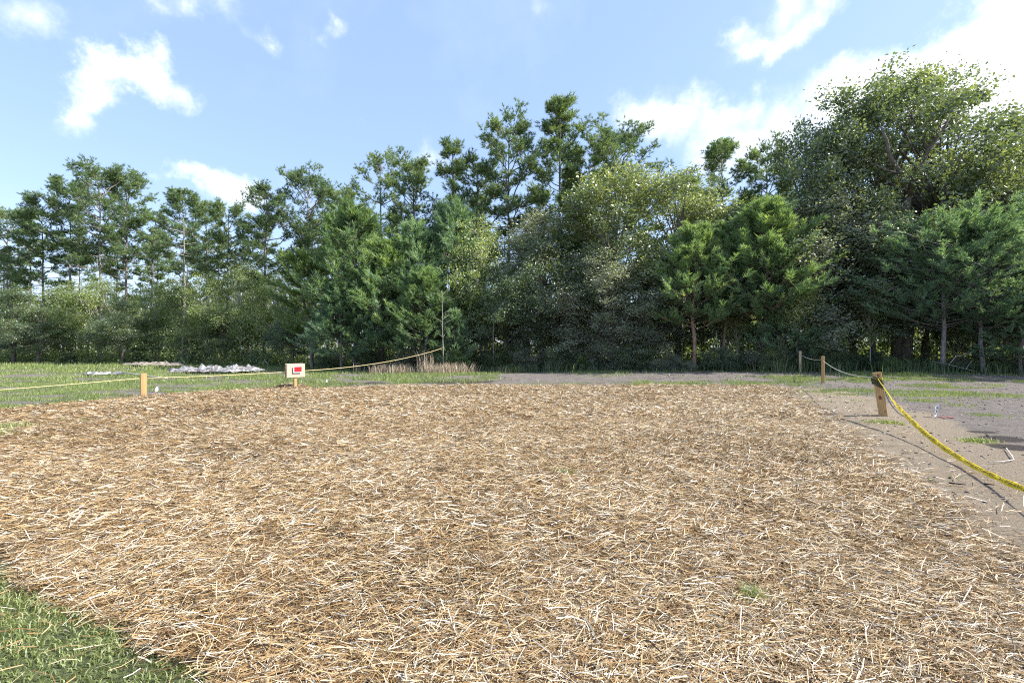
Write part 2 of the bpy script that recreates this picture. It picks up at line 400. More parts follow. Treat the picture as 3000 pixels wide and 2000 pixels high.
# ground sheet
gx = np.concatenate([-np.geomspace(400, 34, 26), np.linspace(-32, 32, 300), np.geomspace(34, 400, 26)])
gy = np.concatenate([[-400, -150, -60, -25, -10, -4, -1], np.geomspace(1.0, 60, 300)[0:], np.geomspace(64, 1500, 24)])
X, Y = np.meshgrid(gx, gy); X = X.ravel(); Y = Y.ravel()
Z = terrain(X, Y)
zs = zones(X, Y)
nx, ny = len(gx), len(gy)
I = np.arange(nx*ny).reshape(ny, nx)
quads = np.stack([I[:-1, :-1], I[:-1, 1:], I[1:, 1:], I[1:, :-1]], -1).reshape(-1, 4)
m, t, o = newmat('ground_soil')
tcn = N(t, 'ShaderNodeTexCoord')
za = N(t, 'ShaderNodeAttribute', attribute_name='zone'); sp = N(t, 'ShaderNodeSeparateColor'); t.links.new(za.outputs['Color'], sp.inputs[0])
zb = N(t, 'ShaderNodeAttribute', attribute_name='zone2'); sp2 = N(t, 'ShaderNodeSeparateColor'); t.links.new(zb.outputs['Color'], sp2.inputs[0])
def noise(scale, det=6, rough=.6, vec=None, dist=0.0):
    n = N(t, 'ShaderNodeTexNoise'); setin(n, Scale=float(scale), Detail=float(det), Roughness=rough, Distortion=dist)
    t.links.new(vec or tcn.outputs['Object'], n.inputs['Vector']); return n.outputs['Fac']
mpv = N(t, 'ShaderNodeMapping'); t.links.new(tcn.outputs['Object'], mpv.inputs[0]); mpv.inputs['Scale'].default_value = (1, 2.0, 1)
nA = noise(3.0, 8, .7); nB = noise(28, 8, .75, mpv.outputs[0]); nC = noise(.5, 4, .5); nD = noise(110, 4, .7)
grain = M(t, 'ADD', M(t, 'MULTIPLY', nA, .35), M(t, 'MULTIPLY', nB, .65))
soil = ramp(t, grain, [(.30, (.045, .038, .033)), (.45, (.135, .115, .10)), (.62, (.27, .235, .21))])
sandc = ramp(t, M(t, 'ADD', M(t, 'MULTIPLY', nB, .5), M(t, 'MULTIPLY', nD, .5)), [(.3, (.10, .078, .055)), (.5, (.27, .215, .155)), (.66, (.42, .35, .26))])
greenc = ramp(t, grain, [(.3, (.04, .05, .02)), (.5, (.10, .13, .04)), (.65, (.20, .21, .10))])
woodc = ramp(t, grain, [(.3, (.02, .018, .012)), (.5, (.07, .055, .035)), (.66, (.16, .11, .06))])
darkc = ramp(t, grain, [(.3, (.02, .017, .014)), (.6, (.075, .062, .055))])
mulch = ramp(t, M(t, 'ADD', M(t, 'MULTIPLY', nB, .6), M(t, 'MULTIPLY', nA, .4)), [(.32, (.02, .015, .011)), (.5, (.065, .045, .03)), (.65, (.18, .125, .07))])
brk = M(t, 'MULTIPLY', M(t, 'SUBTRACT', nA, .5), .9)
def zf(s, lo=.35, hi=.65):
    r = N(t, 'ShaderNodeMapRange', interpolation_type='SMOOTHSTEP'); t.links.new(M(t, 'ADD', s, brk), r.inputs[0]); setin(r, From_Min=lo, From_Max=hi); return r.outputs[0]
c = MIX(t, zf(sp.outputs[1]), soil, sandc)
c = MIX(t, M(t, 'MULTIPLY', zf(sp.outputs[2]), .8), c, greenc)
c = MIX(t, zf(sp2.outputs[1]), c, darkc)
c = MIX(t, sp.outputs[0], c, mulch)
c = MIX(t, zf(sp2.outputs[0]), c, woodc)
b = N(t, 'ShaderNodeBsdfPrincipled'); t.links.new(c, b.inputs['Base Color']); b.inputs['Roughness'].default_value = .95; b.inputs['Specular IOR Level'].default_value = .15
bp = N(t, 'ShaderNodeBump'); bp.inputs['Distance'].default_value = .05; bp.inputs['Strength'].default_value = .9
t.links.new(M(t, 'ADD', nB, M(t, 'MULTIPLY', nD, .3)), bp.inputs['Height']); t.links.new(bp.outputs[0], b.inputs['Normal'])
t.links.new(b.outputs[0], o.inputs[0])
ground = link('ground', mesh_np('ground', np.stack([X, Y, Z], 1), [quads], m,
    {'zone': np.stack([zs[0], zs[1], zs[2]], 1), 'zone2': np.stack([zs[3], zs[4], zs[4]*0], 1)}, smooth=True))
tag(ground, kind='structure')

# ------------------------------------------------------------------ straw mulch
m, t, o = newmat('straw')
a = N(t, 'ShaderNodeAttribute', attribute_name='tint')
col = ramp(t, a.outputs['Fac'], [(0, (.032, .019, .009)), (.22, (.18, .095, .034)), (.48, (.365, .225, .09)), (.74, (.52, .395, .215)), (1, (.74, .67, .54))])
d = N(t, 'ShaderNodeBsdfPrincipled'); t.links.new(col, d.inputs['Base Color']); d.inputs['Roughness'].default_value = .55; d.inputs['Specular IOR Level'].default_value = .35
tr = N(t, 'ShaderNodeBsdfTranslucent'); t.links.new(col, tr.inputs[0])
mx = N(t, 'ShaderNodeMixShader'); mx.inputs[0].default_value = .12
t.links.new(d.outputs[0], mx.inputs[1]); t.links.new(tr.outputs[0], mx.inputs[2]); t.links.new(mx.outputs[0], o.inputs[0])
M_STRAW = m

def scatter_view(n, y0, y1, margin=1.12, p=1.0):
    """uniform random ground points inside the wedge the camera sees"""
    y = np.sqrt(rng.random(n)*(y1*y1-y0*y0)+y0*y0)
    x = (rng.random(n)*2-1)*1500/F*y*margin
    return x, y
def straw_band(y0, y1, dens, L, W, seg, thick, pale=0.0):
    area = 1.12*1500/F*(y1*y1-y0*y0)
    n = int(area*dens)
    x, y = scatter_view(n, y0, y1)
    s = zones(x, y)
    cover = s[0]
    cl = fbm(x*1.3, y*1.3, 50, 4)
    thin = sstep(.26, .42, cl)          # bare spots
    keep = rng.random(n) < cover*(.55+.45*thin)
    stray = (cover < .5) & (s[5] > -.6) & (rng.random(n) < .02)
    keep |= stray
    x, y, cl = x[keep], y[keep], cl[keep]; n = len(x)
    # lie direction follows swathes
    sw = fbm(x*.30+7, y*.30, 60, 3)
    ang = R(20)+(sw-.5)*2.4 + rng.normal(0, .70, n)
    rnd = rng.random(n) < .30
    ang[rnd] = rng.random(rnd.sum())*PI
    ln = L*(.35+1.1*rng.random(n)**1.3); w = W*(.55+.9*rng.random(n))
    base = terrain(x, y)
    lift = thick*rng.random(n)**.8*(.5+cl) + .004
    tilt = rng.normal(0, .17, n)
    dx, dy = np.cos(ang)*np.cos(tilt), np.sin(ang)*np.cos(tilt); dz = np.sin(tilt)
    D = np.stack([dx, dy, dz], 1)
    Pm = np.stack([x, y, base+lift+np.abs(dz)*ln*.35], 1)
    roll = rng.random(n)*PI
    side = np.stack([-np.sin(ang), np.cos(ang), np.zeros(n)], 1)
    upv = np.cross(D, side)
    S = side*np.cos(roll*.0+rng.normal(0, .6, n))[:, None] + upv*np.sin(rng.normal(0, .6, n))[:, None]
    S *= (w/2)[:, None]
    bend = upv*(rng.normal(0, .06, n)*ln)[:, None] + side*(rng.normal(0, .06, n)*ln)[:, None]
    h = D*(ln/2)[:, None]
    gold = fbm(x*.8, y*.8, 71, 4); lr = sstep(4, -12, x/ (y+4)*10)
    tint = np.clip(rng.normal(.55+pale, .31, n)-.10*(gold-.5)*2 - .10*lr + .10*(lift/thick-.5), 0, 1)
    if seg == 3:   # folded, bent stalk
        c2 = upv*(w*.30)[:, None]
        V = np.stack([Pm-h-S, Pm-h+c2, Pm-h+S, Pm+bend-S, Pm+bend+c2, Pm+bend+S, Pm+h-S, Pm+h+c2, Pm+h+S], 1).reshape(-1, 3)
        k = np.arange(n)[:, None]*9
        Q = np.concatenate([k+np.array(q) for q in ([0,1,4,3],[1,2,5,4],[3,4,7,6],[4,5,8,7])])
        T = np.repeat(tint, 9)
    elif seg == 2:
        V = np.stack([Pm-h-S, Pm-h+S, Pm+bend-S, Pm+bend+S, Pm+h-S, Pm+h+S], 1).reshape(-1, 3)
        k = np.arange(n)[:, None]*6
        Q = np.concatenate([k+np.array(q) for q in ([0,1,3,2],[2,3,5,4])]); T = np.repeat(tint, 6)
    elif seg == 0:
        V = np.stack([Pm-h-S, Pm-h+S, Pm+h], 1).reshape(-1, 3); Q = np.arange(n*3).reshape(-1, 3); T = np.repeat(tint, 3)
    else:
        V = np.stack([Pm-h-S, Pm-h+S, Pm+h+S, Pm+h-S], 1).reshape(-1, 3)
        k = np.arange(n)[:, None]*4
        Q = k+np.array([0,1,2,3]); T = np.repeat(tint, 4)
    return V, Q, T
parts = [straw_band(1.55, 3.6, 9000, .13, .0033, 2, .045),
         straw_band(3.6, 6.0, 5600, .14, .0044, 1, .045, .0),
         straw_band(6.0, 10.0, 3300, .15, .0070, 0, .045, .0),
         straw_band(10.0, 21.5, 1250, .17, .0115, 0, .05, .0)]
V = np.concatenate([p[0] for p in parts]); T = np.concatenate([p[2] for p in parts])
offs = np.cumsum([0]+[len(p[0]) for p in parts[:-1]])
Q = [np.concatenate([p[1]+k for p, k in zip(parts, offs) if p[1].shape[1] == kk]) for kk in (4, 3)]
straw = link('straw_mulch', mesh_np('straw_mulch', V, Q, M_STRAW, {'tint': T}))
tag(straw, 'golden straw mulch spread in a thick layer over the cleared lot', 'straw', kind='stuff')
NTRI = {'straw': len(Q[0])*2+len(Q[1])}

# ------------------------------------------------------------------ grass
def blades(x, y, h, w, lean=.35, droop=.3, tint=None, seg=1, bmin=0):
    n = len(x); z = terrain(x, y)
    a = rng.random(n)*2*PI; ln = np.abs(rng.normal(0, lean, n))
    D = np.stack([np.cos(a)*np.sin(ln), np.sin(a)*np.sin(ln), np.cos(ln)], 1)
    b_ = rng.random(n)*2*PI
    S = np.stack([np.cos(b_), np.sin(b_), np.zeros(n)], 1)*(w/2)[:, None]
    P = np.stack([x, y, z-.005], 1); H = D*h[:, None]
    if seg == 1:
        V = np.stack([P-S, P+S, P+H], 1).reshape(-1, 3); k = np.arange(n)[:, None]*3
        return V, [k+np.array([0, 1, 2])], np.repeat(tint, 3)
    out = np.stack([np.cos(a), np.sin(a), -np.ones(n)*.6], 1)*(h*droop)[:, None]
    V = np.stack([P-S, P+S, P+H*.6-S*.8, P+H*.6+S*.8, P+H+out], 1).reshape(-1, 3); k = np.arange(n)[:, None]*5
    return V, [k+np.array([0, 1, 3, 2]), k+np.array([2, 3, 4])], np.repeat(tint, 5)
def join(lst):
    off = 0; VV = []; q4 = []; q3 = []; TT = []
    for V, fs, T in lst:
        VV.append(V); TT.append(T)
        for f in fs: (q4 if f.shape[1] == 4 else q3).append(f+off)
        off += len(V)
    fs = []
    if q4: fs.append(np.concatenate(q4))
    if q3: fs.append(np.concatenate(q3))
    return np.concatenate(VV), fs, np.concatenate(TT)
# lawn corner, bottom left
n = 60000
x = -3.4+rng.random(n)*3.2; y = 1.4+rng.random(n)*3.2
s = zones(x, y); k = (rng.random(n) < s[2]) & (y < 5)
x, y = x[k], y[k]; n = len(x)
cl = fbm(x*4, y*4, 81, 3)
lw = blades(x, y, .028+.04*rng.random(n)*cl*1.6, .004+.003*rng.random(n), .75, .35, np.clip(rng.normal(.45, .22, n)+(cl-.5)*.6, 0, 1), 2)
o_ = link('lawn_grass', mesh_np('lawn_grass', lw[0], lw[1], M_LAWN, {'tint': lw[2]}))
tag(o_, 'thick green lawn grass in the near corner beside the straw', 'grass', kind='stuff'); NTRI['lawn'] = n*3
# sparse sprouts in the straw and grass on the open field
lst = []
def field(y0, y1, dens, h, w):
    x, y = scatter_view(int(1.12*1500/F*(y1*y1-y0*y0)*dens), y0, y1)
    s = zones(x, y); k = rng.random(len(x)) < s[2]*(1-s[3])*1.0
    x, y = x[k], y[k]; n = len(x); cl = fbm(x*1.6, y*1.6, 91, 4)
    lst.append(blades(x, y, h*(.4+rng.random(n))*(.35+1.3*cl), w*(.6+.8*rng.random(n)), .5, .3, np.clip(rng.normal(.52, .2, n)+(cl-.5)*.8, 0, 1), 1))
field(5.0, 12, 900, .065, .009); field(12, 20, 480, .085, .014); field(20, 30, 190, .12, .024); field(30, 46, 60, .20, .045)
V, fs, T = join(lst); NTRI['field'] = sum(len(f) for f in fs)
o_ = link('field_grass', mesh_np('field_grass', V, fs, M_GRASS, {'tint': T}))
tag(o_, 'patchy low green grass and weeds on the soil between the straw and the trees', 'grass', kind='stuff')
lst = []
for (px, py, wd, nb, hh) in ((30,1258,55,260,.16),(8,1275,40,140,.14),(125,1292,30,130,.09),(250,1240,12,26,.14),(245,1235,10,18,.15),(345,1232,6,14,.13),(180,1235,10,20,.12),(665,1217,45,110,.07),
                           (1390,1222,30,50,.06),(1660,1395,42,260,.10),(1575,1350,22,50,.06),(1690,1312,20,50,.07),(2205,1765,26,240,.11),(2275,1690,22,60,.06),(1500,1300,18,30,.06),
                           (2330,1235,25,40,.05),(1745,1425,14,30,.05),(1330,1525,12,20,.05),(1980,1590,10,24,.06),(1640,1660,10,18,.05),(1850,1950,14,40,.06),(2060,1390,10,16,.05),
                           (2590,1238,45,420,.07),(2725,1405,8,16,.04),(2645,1245,8,24,.07),(285,1620,8,18,.05),(40,1520,20,40,.07),(2380,1240,16,24,.05),(1450,1770,8,16,.05),(2680,1460,6,12,.05),
                           (2862,1292,40,500,.06),(880,1150,8,12,.1),(1210,1140,30,60,.1)):
    a_, b_ = gp(px, py); r = wd/F*b_
    x = a_+rng.normal(0, r*.55, nb); y = b_+rng.normal(0, r*.35, nb)
    lst.append(blades(x, y, hh*(.4+rng.random(nb)), (.003+.0009*b_)*(.7+.6*rng.random(nb)), .55, .4, np.clip(rng.normal(.5, .18, nb), 0, 1), 2))
V, fs, T = join(lst)
o_ = link('weed_sprouts', mesh_np('weed_sprouts', V, fs, M_LAWN, {'tint': T}))
tag(o_, 'scattered tufts of green grass sprouting up through the straw', 'grass', kind='stuff')
# tall grass along the foot of the wood
lst = []
def edgeline(px):   # distance of the foot of the wood at an image column
    return np.interp(px, [-400, 0, 300, 700, 1000, 1250, 1500, 1900, 2200, 2500, 3000, 3400], [46, 44, 42, 37, 33, 30, 28.5, 27, 25.5, 24.8, 23.6, 22.5])
n = 60000
px = rng.random(n)*3300-150; y = edgeline(px)+rng.normal(.3, 1.1, n); x = (px-1500)/F*y
cl = fbm(x*.7, y*.7, 101, 4)
dens = np.interp(px, [0, 500, 1100, 1500, 2100, 2250, 3000], [.15, .15, .35, .6, .7, 1, 1])
k = rng.random(n) < dens*sstep(.3, .55, cl); x, y, cl, px = x[k], y[k], cl[k], px[k]; n = len(x)
hh = np.interp(px, [0, 900, 1500, 2100, 2300, 3000], [.25, .3, .5, .55, .7, .65])
V, fs, T = blades(x, y, hh*(.4+.9*rng.random(n))*(.5+cl), .016+.02*rng.random(n), .22, .25, np.clip(rng.normal(.45, .22, n)+(cl-.5), 0, 1), 2)
o_ = link('tall_grass', mesh_np('tall_grass', V, fs, M_TALLG, {'tint': T}))
tag(o_, 'rank tall green grass along the foot of the wood', 'grass', kind='stuff'); NTRI['tall'] = n*3
# dry pale reeds
lst = []
for (px, wd, n, h0, spread, dd) in ((1120,40,260,.7,.22,27.5),(1175,50,260,.7,.22,27.5),(1240,18,40,1.5,.06,27.0),(1256,14,46,1.45,.05,27.0),(1262,26,220,.7,.18,27),(1320,60,520,.75,.25,26.5),(1385,12,26,.8,.12,27),
                         (1605,12,40,.75,.08,27.5),(1900,14,40,.6,.1,27.5),(2300,12,24,.7,.1,27),(1045,10,12,.9,.06,28),(1720,40,30,.5,.2,27),(1480,40,36,.6,.2,27)):
    yb = dd+rng.normal(0, .4, n); x = (px-1500+rng.normal(0, wd*.5, n))/F*yb
    lst.append(blades(x, yb, h0*(.45+.6*rng.random(n)), .014+.014*rng.random(n), spread, .12, rng.random(n), 2))
V, fs, T = join(lst)
o_ = link('dry_reeds', mesh_np('dry_reeds', V, fs, M_REED, {'tint': T}))
tag(o_, 'clump of dry straw coloured reeds under the rope in front of the young pines', 'reeds', kind='stuff')

# ------------------------------------------------------------------ trees
def tube_np(acc, pts, rad, k=6):
    pts = np.asarray(pts, float); n = len(pts)
    d = np.gradient(pts, axis=0); d /= np.linalg.norm(d, axis=1)[:, None]+1e-9
    ref = np.array([.13, .99, .05]) if abs(d[0][2]) > .7 else np.array([.05, .03, 1.0])
    a = np.cross(d, ref); a /= np.linalg.norm(a, axis=1)[:, None]+1e-9
    b = np.cross(d, a); t = np.arange(k)*2*PI/k
    ring = pts[:, None]+(a[:, None]*np.cos(t)[None, :, None]+b[:, None]*np.sin(t)[None, :, None])*np.asarray(rad)[:, None, None]
    base = acc['n']; acc['v'].append(ring.reshape(-1, 3))
    i = np.arange(n-1)[:, None]*k; j = np.arange(k)[None]; jj = (j+1) % k
    acc['f'].append((np.stack([i+j, i+jj, i+k+jj, i+k+j], -1).reshape(-1, 4)+base)); acc['n'] += n*k
def unit(v): return v/(np.linalg.norm(v, axis=-1, keepdims=True)+1e-9)
def shoots(base, D, ls, nl, nn, w, r, flare=.7, flat=False):
    """needle bottlebrushes: base[n,3], D[n,3], needles nn per shoot"""
    n = len(base)
    t = r.random((n, nn))
    o_ = base[:, None]+D[:, None]*(t*ls[:, None])[..., None]
    q = unit(r.normal(0, 1, (n, nn, 3)))
    q = q-(q*D[:, None]).sum(-1, keepdims=True)*D[:, None]; q = unit(q)
    nd = unit(D[:, None]*(.55+.9*t)[..., None]+q*flare)
    L = nl*(.7+.5*r.random((n, nn)))
    sd = unit(np.cross(nd, unit(r.normal(0, 1, (n, nn, 3)))))*(w/2)
    V = np.stack([o_-sd, o_+sd, o_+nd*L[..., None]], 2).reshape(-1, 3)
    F_ = np.arange(n*nn*3).reshape(-1, 3)
    return V, F_
def leaves(cen, r, L, W, upb=.35):
    n = len(cen)
    D = unit(r.normal(0, 1, (n, 3))+np.array([0, 0, .0])); nrm = unit(r.normal(0, 1, (n, 3))+np.array([0, 0, upb]))
    S = unit(np.cross(D, nrm)); sc = (.6+.8*r.random(n))[:, None]
    D = D*sc*L; S = S*sc*W/2
    V = np.stack([cen, cen+D*.5-S, cen+D, cen+D*.5+S], 1).reshape(-1, 3)
    return V, np.arange(n*4).reshape(-1, 4)

class Proto: pass
def finish(acc, LV, LF, tint, bark, leaf, nm):
    p = Proto()
    p.trunk = mesh_np(nm+'_trunk', np.concatenate(acc['v']), [np.concatenate(acc['f'])], bark, smooth=True)
    p.crown = mesh_np(nm+'_crown', LV, [LF], leaf, {'tint': tint})
    z = LV[:, 2]; p.H = float(np.percentile(z, 99.7)); x = LV[:, 0]; p.W = float(np.percentile(x, 98)-np.percentile(x, 2))
    NTRI[nm] = len(LF)*(LF.shape[1]-2)+sum(len(f) for f in acc['f'])*2
    return p
def tall_pine(nm, seed, H=18., zs=.42, W=3.3, nb=34, crook=.25, bark=None, leaf=None, nsub=9, nn=15, spire=False, dead=7, lean=0.0, nl=.24):
    r = np.random.default_rng(seed); acc = {'v': [], 'f': [], 'n': 0}
    tz = np.linspace(0, H*.97, 14)
    cx = np.cumsum(r.normal(0, crook*.3, 14))*.5+lean*tz/H; cy = np.cumsum(r.normal(0, crook*.3, 14))*.5
    cx -= cx[0]; cy -= cy[0]
    tr = np.stack([cx, cy, tz], 1); tr[0, 2] = -.2
    rad = .155*(H/18)*(1-.82*(tz/H)**1.1); rad[0] *= 1.35
    tube_np(acc, tr, rad, 8)
    def tp(z): return np.array([np.interp(z, tz, cx), np.interp(z, tz, cy), z])
    B = []; DD = []; CT = []
    for i in range(dead):      # dead stubs under the crown
        z = H*(zs*.5+zs*.5*r.random()); a = r.random()*2*PI; l = .5+1.6*r.random()
        p0 = tp(z); d = np.array([math.cos(a), math.sin(a), r.normal(.05, .15)])
        tube_np(acc, [p0, p0+d*l*.5, p0+d*l+[0, 0, -.1*l]], [.03, .022, .008], 4)
    for i in range(nb):
        f = (i+.5+r.normal(0, .3))/nb; f = min(max(f, 0), 1)
        z = H*(zs+(.985-zs)*f)
        a = i*2.4+r.normal(0, .5)
        prof = (1-f)**.75*1.05+.12 if spire else (math.sqrt(max(0, 1-(f-.25)**2*1.55)) if f > .25 else .75+f)
        l = W*prof*(.55+.6*r.random())
        up = R(-5+60*f**1.4+r.normal(0, 9))
        s = np.linspace(0, 1, 6)
        p0 = tp(min(z, H*.95))
        dh = np.array([math.cos(a), math.sin(a), 0])
        pts = p0+dh*(l*math.cos(up)*s)[:, None]+np.array([0, 0, 1.])*((l*math.sin(up)*s+.22*l*s**2.2)[:, None])+r.normal(0, .05*l, (6, 3))*s[:, None]
        rb = max(.018, .05*l/3)
        tube_np(acc, pts, rb*(1-.8*s)+.004, 5)
        for j in range(nsub):
            u = .35+.65*(j+r.random())/nsub
            q = np.array([np.interp(u, s, pts[:, c]) for c in range(3)])
            a2 = a+r.normal(0, .9); l2 = (.25+.55*r.random())*(1.15-u*.4)*W/3.2*1.15
            e = q+np.array([math.cos(a2), math.sin(a2), .35+.5*r.random()])*l2
            tube_np(acc, [q, e], [.014, .006], 3)
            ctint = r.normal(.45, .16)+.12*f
            for k in range(10):
                if k < 7: o3 = unit(r.normal(0, 1, 3))*np.array([1, 1, .7]); o3[2] += .15; b_ = e+o3*.20*(.5+r.random()); d = o3+np.array([0, 0, .45])
                else: b_ = q+(e-q)*(.4+.6*r.random())+r.normal(0, .08, 3); d = np.array([math.cos(a2), math.sin(a2), .8])+r.normal(0, .4, 3)
                B.append(b_); DD.append(d); CT.append(ctint)
    B = np.array(B); DD = unit(np.array(DD)); CT = np.array(CT)
    LV, LF = shoots(B, DD, np.full(len(B), .22), nl, nn, .036, r, .8)
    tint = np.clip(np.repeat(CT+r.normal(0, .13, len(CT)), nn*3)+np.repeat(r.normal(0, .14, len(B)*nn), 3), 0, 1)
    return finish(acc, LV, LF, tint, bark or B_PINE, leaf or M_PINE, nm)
def young_pine(nm, seed, H=9., zs=.12, W=2.3, nb=60, bark=None, leaf=None, nsub=7, nn=32, rnd=False, lean=0.0, tops=1):
    r = np.random.default_rng(seed); acc = {'v': [], 'f': [], 'n': 0}
    B = []; DD = []; LS = []; CT = []
    for tpi in range(tops):
        tz = np.linspace(0, H*(1-.07*tpi), 10); wob = np.cumsum(r.normal(0, .05, 10)); wob -= wob[0]
        sx_ = (0 if tpi == 0 else r.choice([-1, 1])*W*.35)*np.clip(tz/H*2.0-.7, 0, 1)
        cx = wob+lean*tz/H+sx_; cy = np.cumsum(r.normal(0, .04, 10)); cy -= cy[0]
        tr = np.stack([cx, cy, tz], 1); tr[0, 2] = -.15
        tube_np(acc, tr, .085*(H/9)*(1-.85*tz/H)+.008, 7)
        for i in range(nb//tops):
            f = (i+r.random())/(nb//tops); z = H*(zs+(.97-zs)*f); a = i*2.4+r.normal(0, .4)
            prof = (math.sqrt(max(0, 1-(f-.3)**2*1.7)) if rnd else (1-f)**.8*1.0+.10)
            if f < .12: prof *= .7
            l = W*prof*(.6+.5*r.random()); up = R(8+55*f+r.normal(0, 8)); s = np.linspace(0, 1, 5)
            p0 = np.array([np.interp(z, tz, cx), np.interp(z, tz, cy), z]); dh = np.array([math.cos(a), math.sin(a), 0])
            pts = p0+dh*(l*math.cos(up)*s)[:, None]+np.array([0, 0, 1.])*((l*math.sin(up)*s+.25*l*s**2)[:, None])
            tube_np(acc, pts, .022*(1-.8*s)+.004, 4)
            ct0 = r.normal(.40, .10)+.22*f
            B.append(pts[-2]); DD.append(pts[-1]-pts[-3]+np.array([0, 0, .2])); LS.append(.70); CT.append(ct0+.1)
            for j in range(nsub):
                u = .25+.7*(j+r.random())/nsub
                q = np.array([np.interp(u, s, pts[:, c]) for c in range(3)])
                a2 = a+r.choice([-1, 1])*(.5+.5*r.random())
                l2 = l*(.20+.18*r.random())+.1
                e = q+np.array([math.cos(a2), math.sin(a2), .35+.3*r.random()])*l2
                tube_np(acc, [q, e], [.010, .005], 3)
                for _k in range(2): B.append(e+r.normal(0, .07, 3)*_k); DD.append(np.array([math.cos(a2)*.6, math.sin(a2)*.6, .8+.7*r.random()])+r.normal(0, .25, 3)); LS.append(.34+.3*r.random()); CT.append(ct0+r.normal(0, .12))
                B.append((e+q)/2); DD.append(np.array([math.cos(a), math.sin(a), .6])+r.normal(0, .5, 3)); LS.append(.25); CT.append(ct0-.12)
    B = np.array(B); DD = unit(np.array(DD)); LS = np.array(LS)*H/9*.95; CT = np.array(CT)
    LV, LF = shoots(B, DD, LS, .24, nn, .032, r, .62)
    t_ = r.random(len(B)*nn)
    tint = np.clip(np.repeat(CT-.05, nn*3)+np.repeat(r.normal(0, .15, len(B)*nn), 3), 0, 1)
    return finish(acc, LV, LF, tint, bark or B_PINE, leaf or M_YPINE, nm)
def broadleaf(nm, seed, H=13., zs=.18, W=3.2, ncl=46, nleaf=42000, L=.11, bark=None, leaf=None, stems=1, shape='egg', subr=.27, fork=.35, tr=.16, clr=1.15, gap=0.0):
    r = np.random.default_rng(seed); acc = {'v': [], 'f': [], 'n': 0}
    cs = []
    while len(cs) < ncl:
        f = r.random(); 
        if shape == 'egg': w = math.sin(PI*min(1, (f*.86+.14))**.8)**.7
        elif shape == 'dome': w = math.sqrt(max(.02, 1-(f*.98)**2))*(.75+.25*min(1, f*4))
        else: w = .9*(1-f)**.5+.1
        rr = W*w*math.sqrt(.18+.82*r.random()); a = r.random()*2*PI
        p = np.array([math.cos(a)*rr, math.sin(a)*rr, H*(zs+(1-zs-.05)*f)])
        if r.random() < gap: continue
        if all(np.linalg.norm(p-q) > clr*.62 for q in cs[-60:]) or r.random() < .15: cs.append(p)
    cs = np.array(cs)
    # stems
    st = []
    for k in range(stems):
        b0 = np.array([r.normal(0, .12)*(stems > 1), r.normal(0, .12)*(stems > 1), -.15])
        a = r.random()*2*PI; ln_ = .0 if stems == 1 else W*.35
        n = 9; s = np.linspace(0, 1, n); hh = H*(.80 if stems == 1 else .6+.25*r.random())
        pts = b0+np.stack([math.cos(a)*ln_*s**1.3, math.sin(a)*ln_*s**1.3, s*hh], 1)+np.cumsum(r.normal(0, .10*H/12, (n, 3)), 0)*np.array([1, 1, 0])*s[:, None]**.5
        rd = tr*(1 if stems == 1 else .55)*(1-.78*s)+.01; rd[0] *= 1.3
        tube_np(acc, pts, rd, 8); st.append((pts, rd, hh))
    LC = []; CTs = []; per = max(6, int(nleaf/ncl/9))
    for p in cs:
        pts, rd, hh = st[r.integers(len(st))]
        za = min(p[2]*.62+H*.02, hh*.97); 
        q = np.array([np.interp(za, pts[:, 2], pts[:, c]) for c in range(3)])
        mid = (q+p)/2+np.array([0, 0, -.06*H/12])+r.normal(0, .12, 3)
        l = np.linalg.norm(p-q)
        s = np.linspace(0, 1, 5)[:, None]
        bz = (1-s)**2*q+2*s*(1-s)*mid+s**2*p
        tube_np(acc, bz, np.linspace(.020+.014*l, .008, 5), 5)
        crad = clr*(.7+.6*r.random())
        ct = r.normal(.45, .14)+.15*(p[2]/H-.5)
        for j in range(9):
            d = unit(r.normal(0, 1, 3))*np.array([1, 1, .85]); sp_ = p+d*crad*(.35+.65*r.random())
            tube_np(acc, [p, sp_], [.009, .003], 3)
            m_ = int(per*(.6+.8*r.random()))
            LC.append(sp_+r.normal(0, 1, (m_, 3))*np.array([subr, subr, subr*.8])*(.6+.8*r.random())); CTs.append(np.full(m_, ct+r.normal(0, .08)))
    LC = np.concatenate(LC); CTs = np.concatenate(CTs)
    LV, LF = leaves(LC, r, L, L*.55)
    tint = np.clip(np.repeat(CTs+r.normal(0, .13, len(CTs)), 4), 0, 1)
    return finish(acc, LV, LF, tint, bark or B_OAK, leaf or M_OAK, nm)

P = {}
P['pineA'] = tall_pine('tall_pine_a', 11, 18, .45, 3.6, 36)
P['pineB'] = tall_pine('tall_pine_b', 12, 18, .52, 3.0, 28, crook=.35, leaf=M_PINE, bark=B_PALE)
P['pineC'] = tall_pine('tall_pine_c', 13, 18, .38, 2.7, 38, spire=True, leaf=M_PINE)
P['pineD'] = tall_pine('tall_pine_d', 14, 18, .55, 3.4, 20, crook=.5, nsub=7, leaf=M_PINE, dead=4)
P['pineE'] = tall_pine('tall_pine_e', 15, 18, .50, 4.1, 40, crook=.3, bark=B_PALE)
P['thinpine'] = tall_pine('thin_pine', 16, 16, .45, 1.7, 26, crook=.3, nsub=6, nn=12, spire=True, dead=10)
P['yp1'] = young_pine('young_pine_a', 21, 9, .14, 2.3, 58)
P['yp2'] = young_pine('young_pine_b', 22, 9, .22, 2.1, 44, leaf=M_YPINEB, tops=2)
P['yp3'] = young_pine('young_pine_c', 23, 9, .10, 2.5, 60, leaf=M_BPINE)
P['yp4'] = young_pine('young_pine_d', 24, 9, .30, 3.3, 74, leaf=M_BPINE, rnd=True, bark=B_PALE, nn=36)
P['yp5'] = young_pine('young_pine_e', 25, 9, .28, 2.2, 54, leaf=M_YPINE, rnd=False, bark=B_RED, nn=40)
